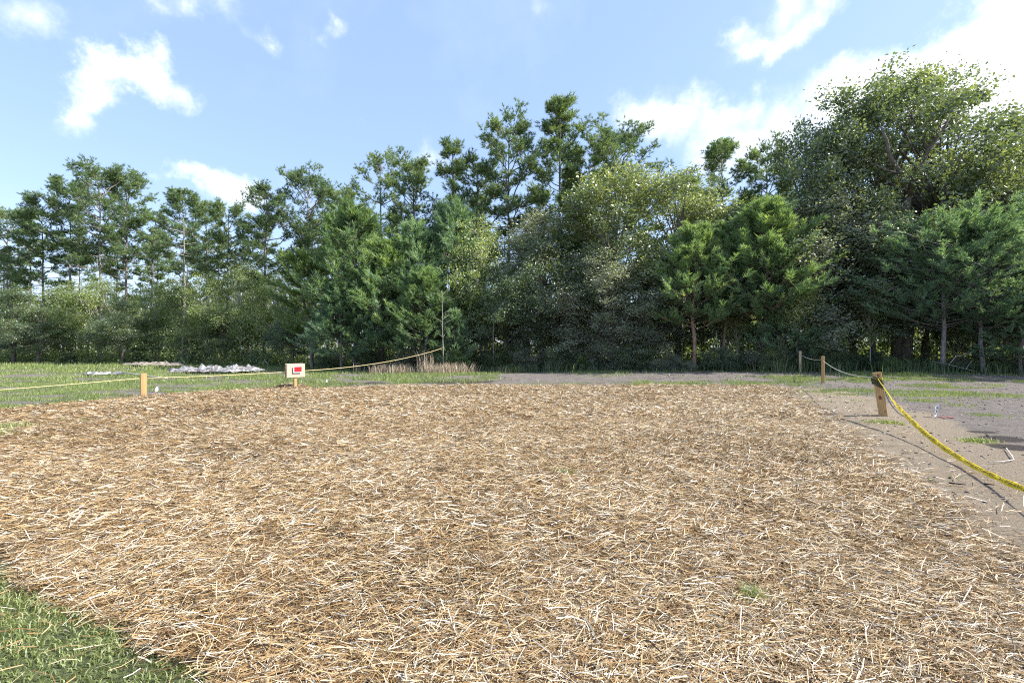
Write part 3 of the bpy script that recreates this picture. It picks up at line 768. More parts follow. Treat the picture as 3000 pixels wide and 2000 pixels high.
P['sapling_pine'] = young_pine('small_pine', 26, 1.6, .1, .6, 16, leaf=M_YPINEB, nsub=2, nn=24)
P['oak'] = broadleaf('oak', 31, 20, .32, 6.0, 84, 66000, .19, shape='dome', fork=.35, tr=.24, clr=1.65, stems=2, gap=.0, subr=.33)
P['blA'] = broadleaf('broadleaf_a', 32, 13, .22, 3.2, 44, 34000, .14, leaf=M_OAK)
P['blB'] = broadleaf('broadleaf_b', 33, 13, .17, 3.0, 44, 34000, .13, leaf=M_GREY, stems=2)
P['blC'] = broadleaf('broadleaf_c', 34, 13, .24, 3.6, 42, 32000, .14, leaf=M_DARK)
P['lime'] = broadleaf('bright_broadleaf', 35, 9, .22, 2.9, 34, 15000, .13, leaf=M_LIME, bark=B_GREY, stems=3, tr=.10, shape='egg')
P['shrubA'] = broadleaf('shrub_a', 36, 4, .05, 1.7, 26, 20000, .10, leaf=M_DARK, stems=4, tr=.06, shape='dome', clr=.7, subr=.30)
P['shrubB'] = broadleaf('shrub_b', 37, 3, .05, 1.4, 22, 16000, .09, leaf=M_LIME, stems=4, tr=.05, shape='dome', clr=.6, subr=.28)
P['shrubC'] = broadleaf('shrub_c', 38, 4.5, .08, 1.8, 28, 20000, .10, leaf=M_GREY, stems=3, tr=.06, shape='egg', clr=.75, subr=.3)
P['thin'] = broadleaf('thin_broadleaf', 39, 8, .40, 1.6, 22, 9000, .12, leaf=M_LIME, bark=B_GREY, stems=1, tr=.055, clr=.9, subr=.4)

def plant(kind, name, px, ytop, y, label, cat='tree', group=None, rz=None, wpx=None, basepx=None):
    p = P[kind]; y = y*float(np.interp(px, [1400, 2100], [1, .89]))
    x = at(px if basepx is None else basepx, y); z0 = float(terrain(x, y))
    Ht = zt(ytop, y)-z0; s = Ht/p.H
    root = empty(name, (x, y, z0), rng.random()*2*PI if rz is None else rz)
    sw = s if wpx is None else (wpx/F*y)/p.W
    sw = min(max(sw, s*.6), s*1.7)
    root.scale = (sw, sw, s)
    if basepx is not None: pass
    tag(root, label, cat, group)
    link('trunk', p.trunk, root)
    cr = link('crown', p.crown, root)
    return root
TP = 'tall_pine_tree'
for a in [
 ('pineE', TP, 20, 605, 52, 'tall pine at the far left edge of the photo with a broad flat topped crown'),
 ('pineA', TP, 128, 570, 50, 'dark tall pine stepping down to the left of the highest left hand pine'),
 ('pineB', TP, 205, 525, 50, 'tall pine with bare pale trunk just left of the high domed left hand pine'),
 ('pineE', TP, 290, 478, 48, 'highest pine of the left hand group with a broad domed crown'),
 ('pineA', TP, 372, 500, 50, 'tall pine forming the right shoulder of the high domed left hand crown'),
 ('pineB', TP, 532, 550, 41, 'tall pine with a bare purple grey trunk right of the left rope post'),
 ('pineB', TP, 600, 585, 47, 'slender tall pine directly right of the bare purple grey trunk'),
 ('pineA', TP, 665, 590, 45, 'tall pine with low rounded top before the dip in the tree line'),
 ('pineD', TP, 455, 600, 53, 'thin crowned pine showing sky behind it in the left hand group'),
 ('pineA', TP, 775, 538, 43, 'tall pine with a dense crown above and left of the red label sign'),
 ('pineE', TP, 905, 495, 44, 'wide dark crowned pine behind the yellow green young pine'),
 ('pineA', TP, 1000, 545, 42, 'tall pine half hidden behind the grey green young pine top'),
 ('pineD', TP, 1115, 418, 38, 'open crowned pine with crooked limbs and sky showing round its trunk'),
 ('pineA', TP, 1215, 462, 37, 'dense pine right of the open crowned crooked pine'),
 ('thinpine', TP, 1328, 408, 35, 'narrow spiky pine leader sticking up left of the centre pines'),
 ('pineA', TP, 1392, 455, 37, 'dark pine filling the space beneath the spiky narrow leader'),
 ('pineA', TP, 1488, 342, 36, 'tall centre pine left of the highest spire shaped pine'),
 ('pineC', TP, 1640, 292, 36, 'highest spire shaped pine in the middle of the wood'),
 ('pineE', TP, 1800, 356, 37, 'broad topped tall pine right of the highest spire shaped pine'),
 ('pineA', TP, 1720, 430, 40, 'pine crown wedged between the two highest centre pines'),
 ('pineB', TP, 2110, 410, 38, 'open topped pine rising behind the round broadleaf crowns right of centre'),
 ('pineA', TP, 2245, 425, 37, 'dark pine between the open topped pine and the oaks'),
 ('pineC', TP, 2060, 560, 40, 'small dark pine peeping between broadleaf crowns right of centre'),
]:
    plant(a[0], a[1], *a[2:5], a[5], 'tree', 'tall pines of the wood')
YP = 'young_pine_tree'
for a in [
 ('yp2', 915, 735, 33.5, 'yellow green young pine left of the tall grey green young pine', 190),
 ('yp1', 1042, 600, 33, 'tallest grey green young pine right of the red label sign', 250),
 ('yp3', 1000, 820, 30.5, 'low bushy young pine at the foot of the grey green young pine', 200),
 ('yp1', 1120, 700, 31.5, 'bushy young pine with upright light green shoots right of the tallest grey green one', 230),
 ('yp3', 1210, 650, 32, 'bluish young pine behind the two bushy light green ones', 260),
 ('yp1', 1245, 780, 29.5, 'dense young pine whose light shoots stand just above the end of the left rope', 240),
 ('yp3', 1330, 590, 33, 'grey green young pine left of the leafy vine covered tree', 260),
 ('yp3', 1330, 905, 28.5, 'small drooping young pine right of the thin pole sapling', 110),
 ('yp5', 2035, 655, 28.5, 'twin topped young pine on the left of the three right hand young pines', 230),
 ('yp5', 2120, 655, 29.5, 'young pine with yellow green tips in the middle of the three right hand ones', 170),
 ('yp5', 2235, 590, 28.5, 'tallest of the three right hand young pines, cone shaped and bright green', 300),
 ('yp3', 2300, 840, 28, 'low branched young pine spreading right of the bright cone shaped pine', 240),
 ('yp4', 2765, 620, 26, 'big rounded blue green pine on a leaning pale trunk right of the rope posts', 400),
 ('yp4', 2880, 640, 25.5, 'rounded blue green pine on a straight pale trunk, rightmost with visible bark', 360),
 ('yp3', 2990, 790, 25, 'low blue green pine bough mass at the right edge of the photo', 230),
]:
    o_ = plant(a[0], YP, a[1], a[2], a[3], a[4], 'tree', 'young pines at the edge of the wood', wpx=a[5])
BT = 'broadleaf_tree'
for a in [
 ('oak', 2650, 215, 31.5, 'giant oak with forked dark limbs towering over the right side', 500),
 ('oak', 2990, 400, 31, 'spreading oak cut by the right edge of the photo', 400),
 ('blA', 2380, 365, 32, 'tall broadleaf tree on the left shoulder of the giant oak', 300),
 ('blA', 2500, 375, 31, 'leafy broadleaf crown tucked against the left side of the giant oak', 300),
 ('blB', 2400, 565, 29, 'silvery green broadleaf tree left of the big rounded blue green pine', 330),
 ('blC', 2560, 560, 29.5, 'dark broadleaf tree under the left limbs of the giant oak', 300),
 ('blA', 2860, 480, 29.5, 'sunlit broadleaf tree behind the two rounded blue green pines', 320),
 ('blA', 1800, 505, 33, 'round topped broadleaf tree below the broad topped tall pine', 360),
 ('blA', 1985, 512, 32.5, 'rounded sunlit broadleaf crown left of the three young pines', 350),
 ('blB', 1595, 618, 33, 'grey green broadleaf tree in front of the highest spire shaped pine', 260),
 ('blC', 1590, 700, 31, 'dark vine hung broadleaf tree in the centre of the wood', 260),
 ('blB', 1745, 740, 29.5, 'silvery green broadleaf tree leaning towards the straw in the centre', 270),
 ('lime', 1420, 640, 31.5, 'fresh green broadleaf tree between the young pines and the grey green tree', 240),
 ('blC', 1480, 800, 30.5, 'dark broadleaf tree above the patch of brown pine litter', 220),
 ('blB', 1880, 770, 29.5, 'grey leaved broadleaf tree just left of the twin topped young pine', 260),
 ('blC', 2170, 640, 31, 'dark broadleaf tree behind the three right hand young pines', 300),
 ('blC', 40, 850, 44, 'dark evergreen broadleaf tree at the left edge of the photo', 220),
 ('lime', 180, 830, 47, 'lit green broadleaf tree among the trunks of the leftmost pines', 200),
 ('lime', 300, 815, 46, 'bright leafy tree below the highest left hand pine', 200),
 ('blC', 360, 880, 42, 'dark rounded evergreen beneath the left hand pines', 180),
 ('lime', 460, 830, 45, 'bright leafy tree left of the bare purple grey trunk', 180),
 ('lime', 620, 800, 42, 'lit green tree right of the bare purple grey trunk', 200),
 ('lime', 720, 770, 41, 'tallest of the bright leafy trees behind the red label sign', 200),
 ('lime', 820, 800, 40, 'bright leafy tree left of the yellow green young pine', 180),
 ('blC', 860, 900, 37, 'dark evergreen bush tree right above the red label sign', 150),
 ('blC', 110, 900, 43, 'dark low evergreen next to the left edge, second from the left', 160),
 ('lime', 545, 900, 42.5, 'low bright leafy tree right behind the foot of the purple grey trunk', 150),
 ('blA', 660, 920, 40, 'mid green broadleaf bush tree behind the pile of crumpled sheeting', 170),
 ('blB', 2870, 700, 28.5, 'grey leaved broadleaf tree behind the straight pale pine trunk', 260),
]:
    o_ = plant(a[0], BT, a[1], a[2], a[3], a[4], 'tree', 'broadleaf trees of the wood', wpx=a[5])
for a in [
 ('shrubA', 1330, 995, 29.8, 'dark shrub behind the dry reeds', 130),
 ('shrubC', 1540, 1013, 29.5, 'grey green shrub beside the brown pine litter', 120),
 ('shrubA', 1650, 1005, 29, 'dark shrub behind the leaning white stake', 130),
 ('shrubC', 1780, 987, 28.5, 'large grey green shrub right of the leaning white stake', 170),
 ('shrubA', 1850, 998, 28.3, 'dark shrub reaching the grass left of the twin topped young pine', 150),
 ('shrubC', 1960, 1031, 27.8, 'low grey shrub below the twin topped young pine', 90),
 ('shrubA', 2110, 1016, 28, 'dark shrub below the middle right hand young pine', 130),
 ('shrubC', 2240, 995, 27.8, 'round mid green shrub left of the farthest rope post', 150),
 ('shrubA', 2330, 973, 28, 'dark shrub behind the farthest rope post', 140),
 ('shrubB', 2265, 1013, 27.2, 'small light green shrub just left of the farthest rope post', 70),
 ('shrubA', 2440, 1013, 28, 'dark shrub behind the second rope post', 130),
 ('shrubA', 2560, 1027, 28, 'dark low shrub left of the two black trunks', 130),
 ('shrubB', 2610, 1049, 26.5, 'small yellow green shrub at the foot of the black leaning trunk', 70),
 ('shrubC', 2810, 1041, 26.5, 'leafy low shrub between the two pale pine trunks', 90),
 ('shrubA', 2950, 1031, 26.5, 'dark shrub at the right edge beyond the pale pine trunks', 130),
 ('shrubA', 760, 1023, 38, 'dark shrub left of the red label sign', 120),
 ('shrubA', 960, 1023, 33.5, 'dark shrub behind the rope right of the red label sign', 120),
 ('shrubC', 1210, 1013, 30, 'grey green shrub just left of the tall dry reeds', 120),
 ('shrubA', 560, 1027, 41, 'dark shrub at the foot of the purple grey trunk', 110),
 ('shrubA', 400, 1031, 42.5, 'dark shrub at the wood edge right behind the left rope post', 110),
 ('shrubA', 200, 1031, 44, 'dark low shrub among the trunks on the far left', 130),
 ('shrubB', 690, 1031, 39.5, 'small bright shrub beyond the crumpled sheeting', 90),
 ('shrubB', 1480, 1013, 30.5, 'bright small shrub in the sunlit gap at the centre', 80),
 ('shrubA', 1440, 1023, 30.0, 'dark shrub at the right of the bright small pine seedling', 100),
 ('shrubA', 1100, 1023, 31.5, 'dark shrub at the left of the tall dry reeds below the young pines', 120),
 ('shrubC', 2020, 1056, 27.3, 'pale leaved low bush at the edge of the soil mound', 60),
 ('shrubC', 1925, 1052, 27.4, 'pale narrow bush left of the soil mound', 40),
]:
    plant(a[0], 'shrub', a[1], a[2], a[3], a[4], 'shrub', 'shrubs along the foot of the wood', wpx=a[5])
plant('sapling_pine', 'pine_seedling', 1340, 1022, 28.3, 'bright green pine seedling behind the dry reeds', 'seedling', wpx=55)
plant('sapling_pine', 'pine_seedling', 1700, 1045, 28.2, 'small pine seedling right of the leaning white stake', 'seedling', wpx=40)
# deeper rows: thin pines, trunks and leafy understorey seen through the gaps
r9 = np.random.default_rng(99)
for i in range(30):
    px = -120+i*110+r9.normal(0, 30); y = np.interp(px, [0, 1500, 3000], [54, 42, 38])+r9.random()*9
    top = np.interp(px, [0, 700, 1100, 1600, 2300, 3000], [660, 680, 600, 520, 560, 480])+r9.normal(0, 40)
    plant(['thinpine', 'pineC', 'thinpine', 'pineB'][i % 4], 'background_pine_tree', px, top, float(y), 'slim pine standing deep in the wood behind the front trees', 'tree', 'slim pines deep in the wood')
for i in range(26):
    px = -150+i*130+r9.normal(0, 35); y = np.interp(px, [0, 1500, 3000], [58, 46, 42])+r9.random()*9
    top = np.interp(px, [0, 900, 1400, 3000], [880, 860, 800, 760])+r9.normal(0, 35)
    plant(['lime', 'thin', 'lime', 'blA'][i % 4], 'understorey_tree', px, top, float(y), 'leafy understorey tree in the depth of the wood seen through the gaps', 'tree', 'understorey trees deep in the wood')
for i in range(60):
    px = -60+i*53+r9.normal(0, 14); y = edgeline(px)+2+r9.random()*7
    top = 900+r9.normal(0, 45)
    plant('thin', 'thin_sapling', px, top, float(y), 'thin grey stemmed sapling among the trunks of the wood', 'tree', 'thin saplings among the trunks')
# the wood goes on round the right hand side, out of frame
for i in range(5):
    y = 24-i*1.9; x = 28.5+i*.6+r9.normal(0, .5)
    k_ = ['blA', 'pineC', 'blC', 'pineE', 'blA'][i]; p = P[k_]
    H_ = [11, 12, 10, 11, 9][i]; s = H_/p.H
    root = empty('wood_edge_tree', (x, y, float(terrain(x, y))), r9.random()*6); root.scale = (s*.9, s*.9, s)
    tag(root, 'tree of the wood edge continuing beyond the right of the photo', 'tree', 'trees beyond the right edge'); link('trunk', p.trunk, root); link('crown', p.crown, root)

# thicket of leaves low in the wood
r = np.random.default_rng(77); n = 4300
px = -250+3500*r.random(n); y = edgeline(px)+.8+r.random(n)**1.2*20; x = (px-1500)/F*y
hh = .40+3.3*r.random(n)**2.0*(.4+1.2*fbm(x*.25, y*.25, 140, 3))
nl_ = 26
cen = np.stack([x, y, terrain(x, y)], 1)[:, None]+np.stack([r.normal(0, .42, (n, nl_)), r.normal(0, .42, (n, nl_)), r.random((n, nl_))*hh[:, None]], -1)
V, Fq = leaves(cen.reshape(-1, 3), r, .18, .11)
tn = np.clip(np.repeat(np.repeat(r.normal(.45, .2, n), nl_)+r.normal(0, .12, n*nl_), 4), 0, 1)
o_ = link('undergrowth', mesh_np('undergrowth', V, [Fq], M_LIME, {'tint': tn}))
tag(o_, 'thick leafy undergrowth on the floor of the wood between the trunks', 'undergrowth', kind='stuff'); NTRI['under'] = len(Fq)*2

# the next wood, across the clearing behind
n = 26000; x = -170+340*r.random(n); y = 92+r.random(n)*14+8*np.sin(x*.04)
top = 7+7*fbm(x*.06, y*0+3, 150, 4)+2.5*fbm(x*.35, y*0+8, 151, 3)
cen = np.stack([x, y, .3+top*r.random(n)**.8], 1)
V, Fq = leaves(cen, r, 1.15, .75)
o_ = link('distant_wood', mesh_np('distant_wood', V, [Fq], M_LIME, {'tint': np.repeat(np.clip(fbm(x*.2, cen[:, 2]*.3, 152, 4)*1.1-.1+r.normal(0, .12, n), 0, 1), 4)}))
tag(o_, 'bright far-off wood glimpsed between the trunks', 'wood', kind='stuff'); NTRI['far'] = len(Fq)*2

# single trunks that show
def trunk_thing(name, label, pts, rad, mat, cat='tree', group=None, twigs=0, seed=1):
    base = Vector(pts[0]); root = empty(name, base)
    mb = MB(); mb.tube([Vector(p)-base for p in pts], rad, 9); mb.build('trunk', mat, root, True)
    r = np.random.default_rng(seed)
    if twigs:
        mb = MB()
        for i in range(twigs):
            u = .4+.58*r.random(); k = u*(len(pts)-1); i0 = int(k); q = (Vector(pts[i0]).lerp(Vector(pts[min(i0+1, len(pts)-1)]), k-i0))-base
            a = r.random()*6.28; l = .3+.5*r.random()
            e = q+Vector((math.cos(a), math.sin(a), .5))*l
            mb.tube([q, q.lerp(e, .5)+Vector((0, 0, .04)), e], [.010, .007, .003], 4)
        mb.build('twigs', mat, root, True)
    tag(root, label, cat, group); return root
def pt(px, py, y): return (at(px, y), y, zt(py, y))
def foot(px, y): x = at(px, y); return (x, y, float(terrain(x, y))-.1)
trunk_thing('pole_sapling', 'thin grey pole sapling that holds the end of the left rope', [foot(1299, 27.2), pt(1298, 1020, 27.2), pt(1296, 940, 27.2), pt(1295, 850, 27.3)], [.028, .022, .015, .004], B_GREY, twigs=14, seed=3)
trunk_thing('dark_tree_trunk', 'thick black trunk leaning right beyond the rope posts', [foot(2655, 26), pt(2656, 1010, 26), pt(2668, 900, 26.1), pt(2690, 760, 26.4)], [.34, .27, .22, .16], B_OAK)
trunk_thing('dark_tree_trunk', 'narrower black trunk right behind the thick leaning one', [foot(2708, 26.8), pt(2712, 1000, 26.8), pt(2722, 900, 27), pt(2745, 760, 27.3)], [.22, .18, .16, .12], B_OAK)
rt = trunk_thing('marked_tree_trunk', 'slim trunk with a pink ribbon tied round it', [foot(2634, 26.3), pt(2633, 1000, 26.3), pt(2631, 900, 26.3)], [.10, .085, .07], B_PINE)
mb = MB(); b_ = Vector(foot(2634, 26.3)); c_ = Vector(pt(2633, 965, 26.3))-b_; mb.tube([c_+Vector((0, 0, -.28)), c_+Vector((.005, 0, .35))], .097, 9); mb.build('ribbon', PINK, rt)
for (px, y, w, top, lab, mt) in ((1545,31,.20,780,'dark double trunk left of the brown litter patch',B_OAK),(1505,31.5,.24,780,'thick dark trunk in the sunlit centre gap',B_OAK),(1650,29.5,.22,800,'dark trunk behind the leaning white stake',B_OAK),
    (2370,26.5,.15,800,'dark trunk behind the two farthest rope posts',B_OAK),(1447,29.5,.04,900,'very thin leafy pole in front of the centre gap',B_GREY)):
    trunk_thing('tree_trunk', lab, [foot(px, y), pt(px-2, 980, y), pt(px+3, 880, y), pt(px-3, top, y)], [w*1.2, w, w*.85, w*.6], mt, twigs=6, seed=int(px))
# big forked limbs of the giant oak
root = empty('oak_limb_tree', foot(2625, 26.32)); b_ = Vector(foot(2625, 26.32))
tag(root, 'dark forked oak trunk whose two limbs show inside the giant crown', 'tree')
q = lambda px, py, y: Vector(pt(px, py, y))-b_
mb = MB(); mb.tube([Vector((0, 0, 0)), q(2632, 900, 26.23), q(2640, 700, 26.06), q(2662, 570, 25.80)], [.30, .24, .21, .17], 9); mb.build('trunk', B_OAK, root, True)
mb = MB(); mb.tube([q(2660, 580, 25.80), q(2640, 510, 25.28), q(2605, 455, 24.94), q(2598, 410, 24.77), q(2575, 360, 24.77)], [.12, .11, .09, .07, .03], 8)
mb.tube([q(2640, 510, 25.28), q(2600, 500, 24.94), q(2560, 480, 24.94)], [.06, .045, .02], 6); mb.build('limb', B_OAK, root, True)
mb = MB(); mb.tube([q(2660, 580, 25.80), q(2690, 500, 25.20), q(2720, 440, 24.94), q(2765, 375, 24.68), q(2800, 310, 24.60)], [.14, .12, .10, .07, .03], 8)
mb.tube([q(2720, 440, 24.94), q(2740, 380, 24.94), q(2735, 320, 24.94)], [.06, .045, .02], 6); mb.tube([q(2765, 375, 24.68), q(2810, 360, 24.51), q(2850, 320, 24.51)], [.05, .035, .015], 6)
mb.build('limb', B_OAK, root, True)

# ------------------------------------------------------------------ posts
def knot(par, x, y, z, rx, rz_, nrm='-y'):
    mb = MB(); n = 12; v = []
    r = np.random.default_rng(int(z*1000))
    for k in range(n): a = 2*PI*k/n; f = 1+r.normal(0, .12); v.append((x+rx*f*math.cos(a), y, z+rz_*f*math.sin(a)))
    v.append((x, y-.003, z)); mb.add(v, [(k, (k+1) % n, n) for k in range(n)]); return mb.build('knot', W_DARK, par)
def post(px, py, ytop, w, d, rz, label, mat, leanx=0.0, group='rope posts round the straw'):
    x, y = gp(px, py); z0 = float(terrain(x, y)); h = zt(ytop, y)-z0
    root = empty('wooden_post', (x, y, z0), rz); root.rotation_euler = (0, leanx, rz)
    mb = MB(); mb.box((0, 0, h/2-.1), (w, d, h+.2), bev=.006); mb.build('post_body', mat, root)
    tag(root, label, 'post', group); return root, Vector((x, y, z0)), h
pL, cL, hL = post(421, 1161, 1093, .145, .10, R(44), 'short golden wooden post in the grass on the left, bare of any sign', W_POST)
pR, cR, hR = post(2588, 1217, 1090, .155, .09, R(-33), 'stout golden post on the right with yellow tape and a coil of dark rope', W_POST, leanx=R(-7))
p2, c2_, h2 = post(2411, 1121, 1043, .105, .09, R(-18), 'golden post in the middle of the right rope line', W_POST)
_gp = gp
def gp(px, py): return (at(2344, 23.2), 23.2) if (px, py) == (2344, 1088) else _gp(px, py)
p3, c3_, h3 = post(2344, 1088, 1028, .10, .09, R(-18), 'pale greenish post, the farthest on the right rope line', W_PALE)
knot(pR, .015, -.0462, hR*.93, .020, .038); knot(pR, -.010, -.0462, hR*.42, .026, .042); knot(pR, .04, -.0462, hR*.10, .008, .02)
# rope coil on the stout post
coil = empty('rope_coil', (0, 0, 0))
zc = hR*.80; Mx = pR.matrix_basis.copy()
import mathutils
Mx = mathutils.Matrix.LocRotScale(pR.location, pR.rotation_euler, None)
rr = np.random.default_rng(4)
for k in range(9):
    pts = []; z_ = zc+.065-.022*k+rr.normal(0, .004); tl = -.05+rr.normal(0, .012); g_ = 1.05+.13*rr.random()
    for a in np.linspace(0, 2*PI, 21):
        x_ = .088*g_*np.sign(math.cos(a))*abs(math.cos(a))**.55; y_ = .056*g_*np.sign(math.sin(a))*abs(math.sin(a))**.55
        pts.append(Mx @ Vector((x_-.012*g_, y_, z_+tl*(x_/.09)+.006*math.sin(3*a+k))))
    mb = MB(); mb.tube(pts, .0085, 6, False); o_ = mb.build('rope_turn', ROPE_G, coil, True)
pts = []
x0, y0 = cR.x, cR.y
for u in np.linspace(0, 1, 14):
    p = Mx @ Vector((.095+.03*u, -.03, zc*.7*(1-u)**1.2)); p += Vector((.20*u**2, -.08*u**2, 0)); p.z = max(p.z, float(terrain(p.x, p.y))+.012); pts.append(p)
for dx in (.05, .10, .16, .20): p = pts[-1].copy(); p.x += .06; p.y -= .01; p.z = float(terrain(p.x, p.y))+.012; pts.append(p)
mb = MB(); mb.tube([tuple(p) for p in pts], .008, 6); mb.build('rope_tail', ROPE_G, coil, True)
tag(coil, 'coil of dark green rope wound round the stout right post, tail hanging', 'rope')
# fence ropes
def rope(name, label, segs, rad, mat):
    mb = MB()
    for (a, b_, sag) in segs:
        a = Vector(a); b_ = Vector(b_); pts = []
        for u in np.linspace(0, 1, 18):
            p = a.lerp(b_, u); p.z -= sag*4*u*(1-u); pts.append(p)
        mb.tube(pts, rad, 6)
    o_ = mb.build(name, mat, None, True); tag(o_, label, 'rope'); return o_
def P3(px, py, y): return Vector(pt(px, py, y))
SX, SY = gp(866, 1135); SY += .0
rope('fence_rope', 'tan rope strung from the left edge past the sign to the pole sapling',
     [(P3(-300, 1163, 11.2), P3(419, 1107, cL.y), .02), (P3(423, 1107, cL.y), P3(858, 1087.5, SY), .03), (P3(868, 1087, SY), P3(1292, 1021, 27.2), .22)], .011, ROPE_Y)
rope('fence_rope', 'pale rope sagging between the three posts on the right',
     [(P3(2345, 1038, c3_.y), P3(2410, 1053, c2_.y), .10), (P3(2412, 1057, c2_.y), P3(2569, 1105, cR.y), .16)], .011, ROPE_W)
mb = MB(); a_ = P3(1292, 1021, 27.2); mb.tube([a_+Vector((0, -.04, 0)), a_+Vector((.06, -.05, .0)), a_+Vector((.12, -.05, .08)), a_+Vector((.2, -.05, .05))], .010, 5)
mb.tube([a_+Vector((.05*math.cos(t_), .05*math.sin(t_), .02*math.sin(2*t_))) for t_ in np.linspace(0, 6.28, 12)], .011, 5)
tag(mb.build('rope_knot', ROPE_Y, None, True), 'knotted loose end of the tan rope on the pole sapling', 'rope')

# ------------------------------------------------------------------ caution tape
A = Vector(Mx @ Vector((.0, -.058, hR*.85)))
Bp = P3(3000, 1432, 4.65); Bend = P3(3420, 1560, 4.6)
NT = 120; path = []; side = []
for i in range(NT+1):
    u = i/NT*1.30
    # catenary like path through A (u=0), Bp (u=1)
    p = A.lerp(Bp, u); 
    p.z -= 1.16*u*(1-u)
    path.append(p)
for i in range(NT+1):
    u = i/NT*1.30
    d = (path[min(i+1, NT)]-path[max(i-1, 0)]).normalized()
    vw = (Vector((.6, 0, 1.7))-path[i]).normalized()
    up = d.cross(vw).normalized()
    if up.z < 0: up = -up
    fr_ = up.cross(d)
    tw = R(18)+R(60)*math.exp(-((u-.10)/.14)**2)+R(9)*math.sin(u*9)
    side.append((fr_*math.sin(tw)+up*math.cos(tw)).normalized())
wt = [.072*(.25+.75*float(sstep(.0, .14, np.array(i/NT*1.3)))) for i in range(NT+1)]
tape = empty('caution_tape', A); tag(tape, 'yellow caution tape with black lettering sagging from the stout post towards the right edge', 'tape')
mb = MB(); v = []; f = []
for i in range(NT+1):
    nrm = (path[min(i+1, NT)]-path[max(i-1, 0)]).normalized().cross(side[i])
    for j in range(5):
        s_ = (j/4-.5); q_ = path[i]+side[i]*wt[i]*s_+nrm*(.010*(1-4*s_*s_)) + Vector((0, 0, .004*math.sin(i*.9+j)))
        v.append(q_-A)
for i in range(NT):
    for j in range(4): f.append((i*5+j, i*5+j+1, i*5+6+j, i*5+5+j))
mb.add(v, f); mb.build('tape_band', TAPE, tape, True)
cum = [0]
for i in range(NT): cum.append(cum[-1]+(path[i+1]-path[i]).length)
cum = np.array(cum); PA = np.array([tuple(p) for p in path]); SA = np.array([tuple(p) for p in side]); WA = np.array(wt)
def on_tape(s_, h, off=.004):
    p = np.array([np.interp(s_, cum, PA[:, c]) for c in range(3)]); sd_ = np.array([np.interp(s_, cum, SA[:, c]) for c in range(3)]); w_ = np.interp(s_, cum, WA)
    i = min(max(int(np.searchsorted(cum, s_))-1, 1), NT-2); d = PA[i+1]-PA[i-1]; d /= np.linalg.norm(d); nn_ = np.cross(d, sd_)
    tocam = np.array([0, 0, EYE])-p
    if np.dot(nn_, tocam) < 0: sg = -1
    else: sg = 1
    bul = .010*(1-4*h*h)
    return p+sd_*w_*h+nn_*(bul+sg*off)
def text_mesh(txt):
    cu = bpy.data.curves.new('lettering', 'FONT'); cu.body = txt; cu.size = 1.0; cu.resolution_u = 2; cu.offset = .02
    ob = bpy.data.objects.new('tmp_text', cu); C.objects.link(ob)
    dg = bpy.context.evaluated_depsgraph_get(); me = bpy.data.meshes.new_from_object(ob.evaluated_get(dg))
    vs = np.array([tuple(v_.co) for v_ in me.vertices]); fs = [tuple(p_.vertices) for p_ in me.polygons]
    bpy.data.objects.remove(ob); bpy.data.meshes.remove(me); bpy.data.curves.remove(cu); return vs, fs
words = {w_: text_mesh(w_) for w_ in ('CAUTION', 'CUIDADO')}
s_ = .10; tot = cum[-1]; lh = .034; kk = 0
while s_ < tot-.3:
    w_ = ('CAUTION', 'CUIDADO')[kk % 2]; vs, fs = words[w_]
    x_, y_ = vs[:, 0], vs[:, 1]; ws = (x_.max()-x_.min()); sc = .205/ws
    # the tape hangs upside down: letters run right to left with their feet up
    V = [tuple(on_tape(s_+.205-(a_-x_.min())*sc, .27-(b_/.72)*.54)-np.array(A)) for a_, b_ in zip(x_, y_)]
    mb = MB(); mb.add(V, fs); o_ = mb.build('lettering', INK, tape)
    s_ += .205+.022
    for q_ in range(2):
        mb = MB(); vv = []
        for ii in range(4):
            for h in (-.32, .32): vv.append(on_tape(s_+.026*ii/3, h)-np.array(A))
        mb.add(vv, [(0, 1, 3, 2), (2, 3, 5, 4), (4, 5, 7, 6)]); mb.build('bar_mark', INK, tape); s_ += .026+.022
    kk += 1
# the tape end tied round the post
mb = MB(); ring = []
for a in np.linspace(0, 2*PI, 25):
    x_ = .082*np.sign(math.cos(a))*abs(math.cos(a))**.35; y_ = .050*np.sign(math.sin(a))*abs(math.sin(a))**.35
    ring.append((x_, y_, hR*.85+.010*math.sin(a*2)))
vv = []
for (x_, y_, z_) in ring:
    for dz in (-.03, .028): vv.append(Mx @ Vector((x_, y_, z_+dz+.006*math.sin(x_*90))) - A)
mb.add(vv, [(2*i, 2*i+1, 2*i+3, 2*i+2) for i in range(24)]); mb.build('tape_loop', TAPE, tape)

# ------------------------------------------------------------------ sign
sx0, sy0 = gp(866, 1135); sz0 = float(terrain(sx0, sy0))
sign = empty('notice_sign', (sx0, sy0, sz0), R(46))
tag(sign, 'plywood box sign on a short post carrying a small red label', 'sign')
zt_ = zt(1065, sy0)-sz0; bw, bh = .66, .50
mb = MB(); mb.box((-.02, 0, zt_*.5-.1), (.09, .09, zt_+.15), bev=.004); mb.build('post_body', W_POST, sign)
mb = MB(); mb.box((-.02, -.072, zt_-bh/2), (bw, .018, bh), bev=.003); mb.build('front_board', W_PLY, sign)
mb = MB(); mb.box((-.02, .072, zt_-bh/2+.005), (bw, .018, bh), bev=.003); mb.build('rear_board', W_PLY, sign)
mb = MB(); mb.box((-.02-bw/2+.025, .002, zt_-.09), (.04, .12, .17), bev=.003); mb.build('spacer_block', W_PALE, sign)
fx, fz = .02, zt_-.215
mb = MB(); mb.box((fx, -.130, fz), (.30, .008, .235)); mb.build('notice_plate', PAPER, sign)
mb = MB(); mb.box((fx, -.105, fz+.02), (.05, .045, .05)); mb.build('bracket', INK, sign)
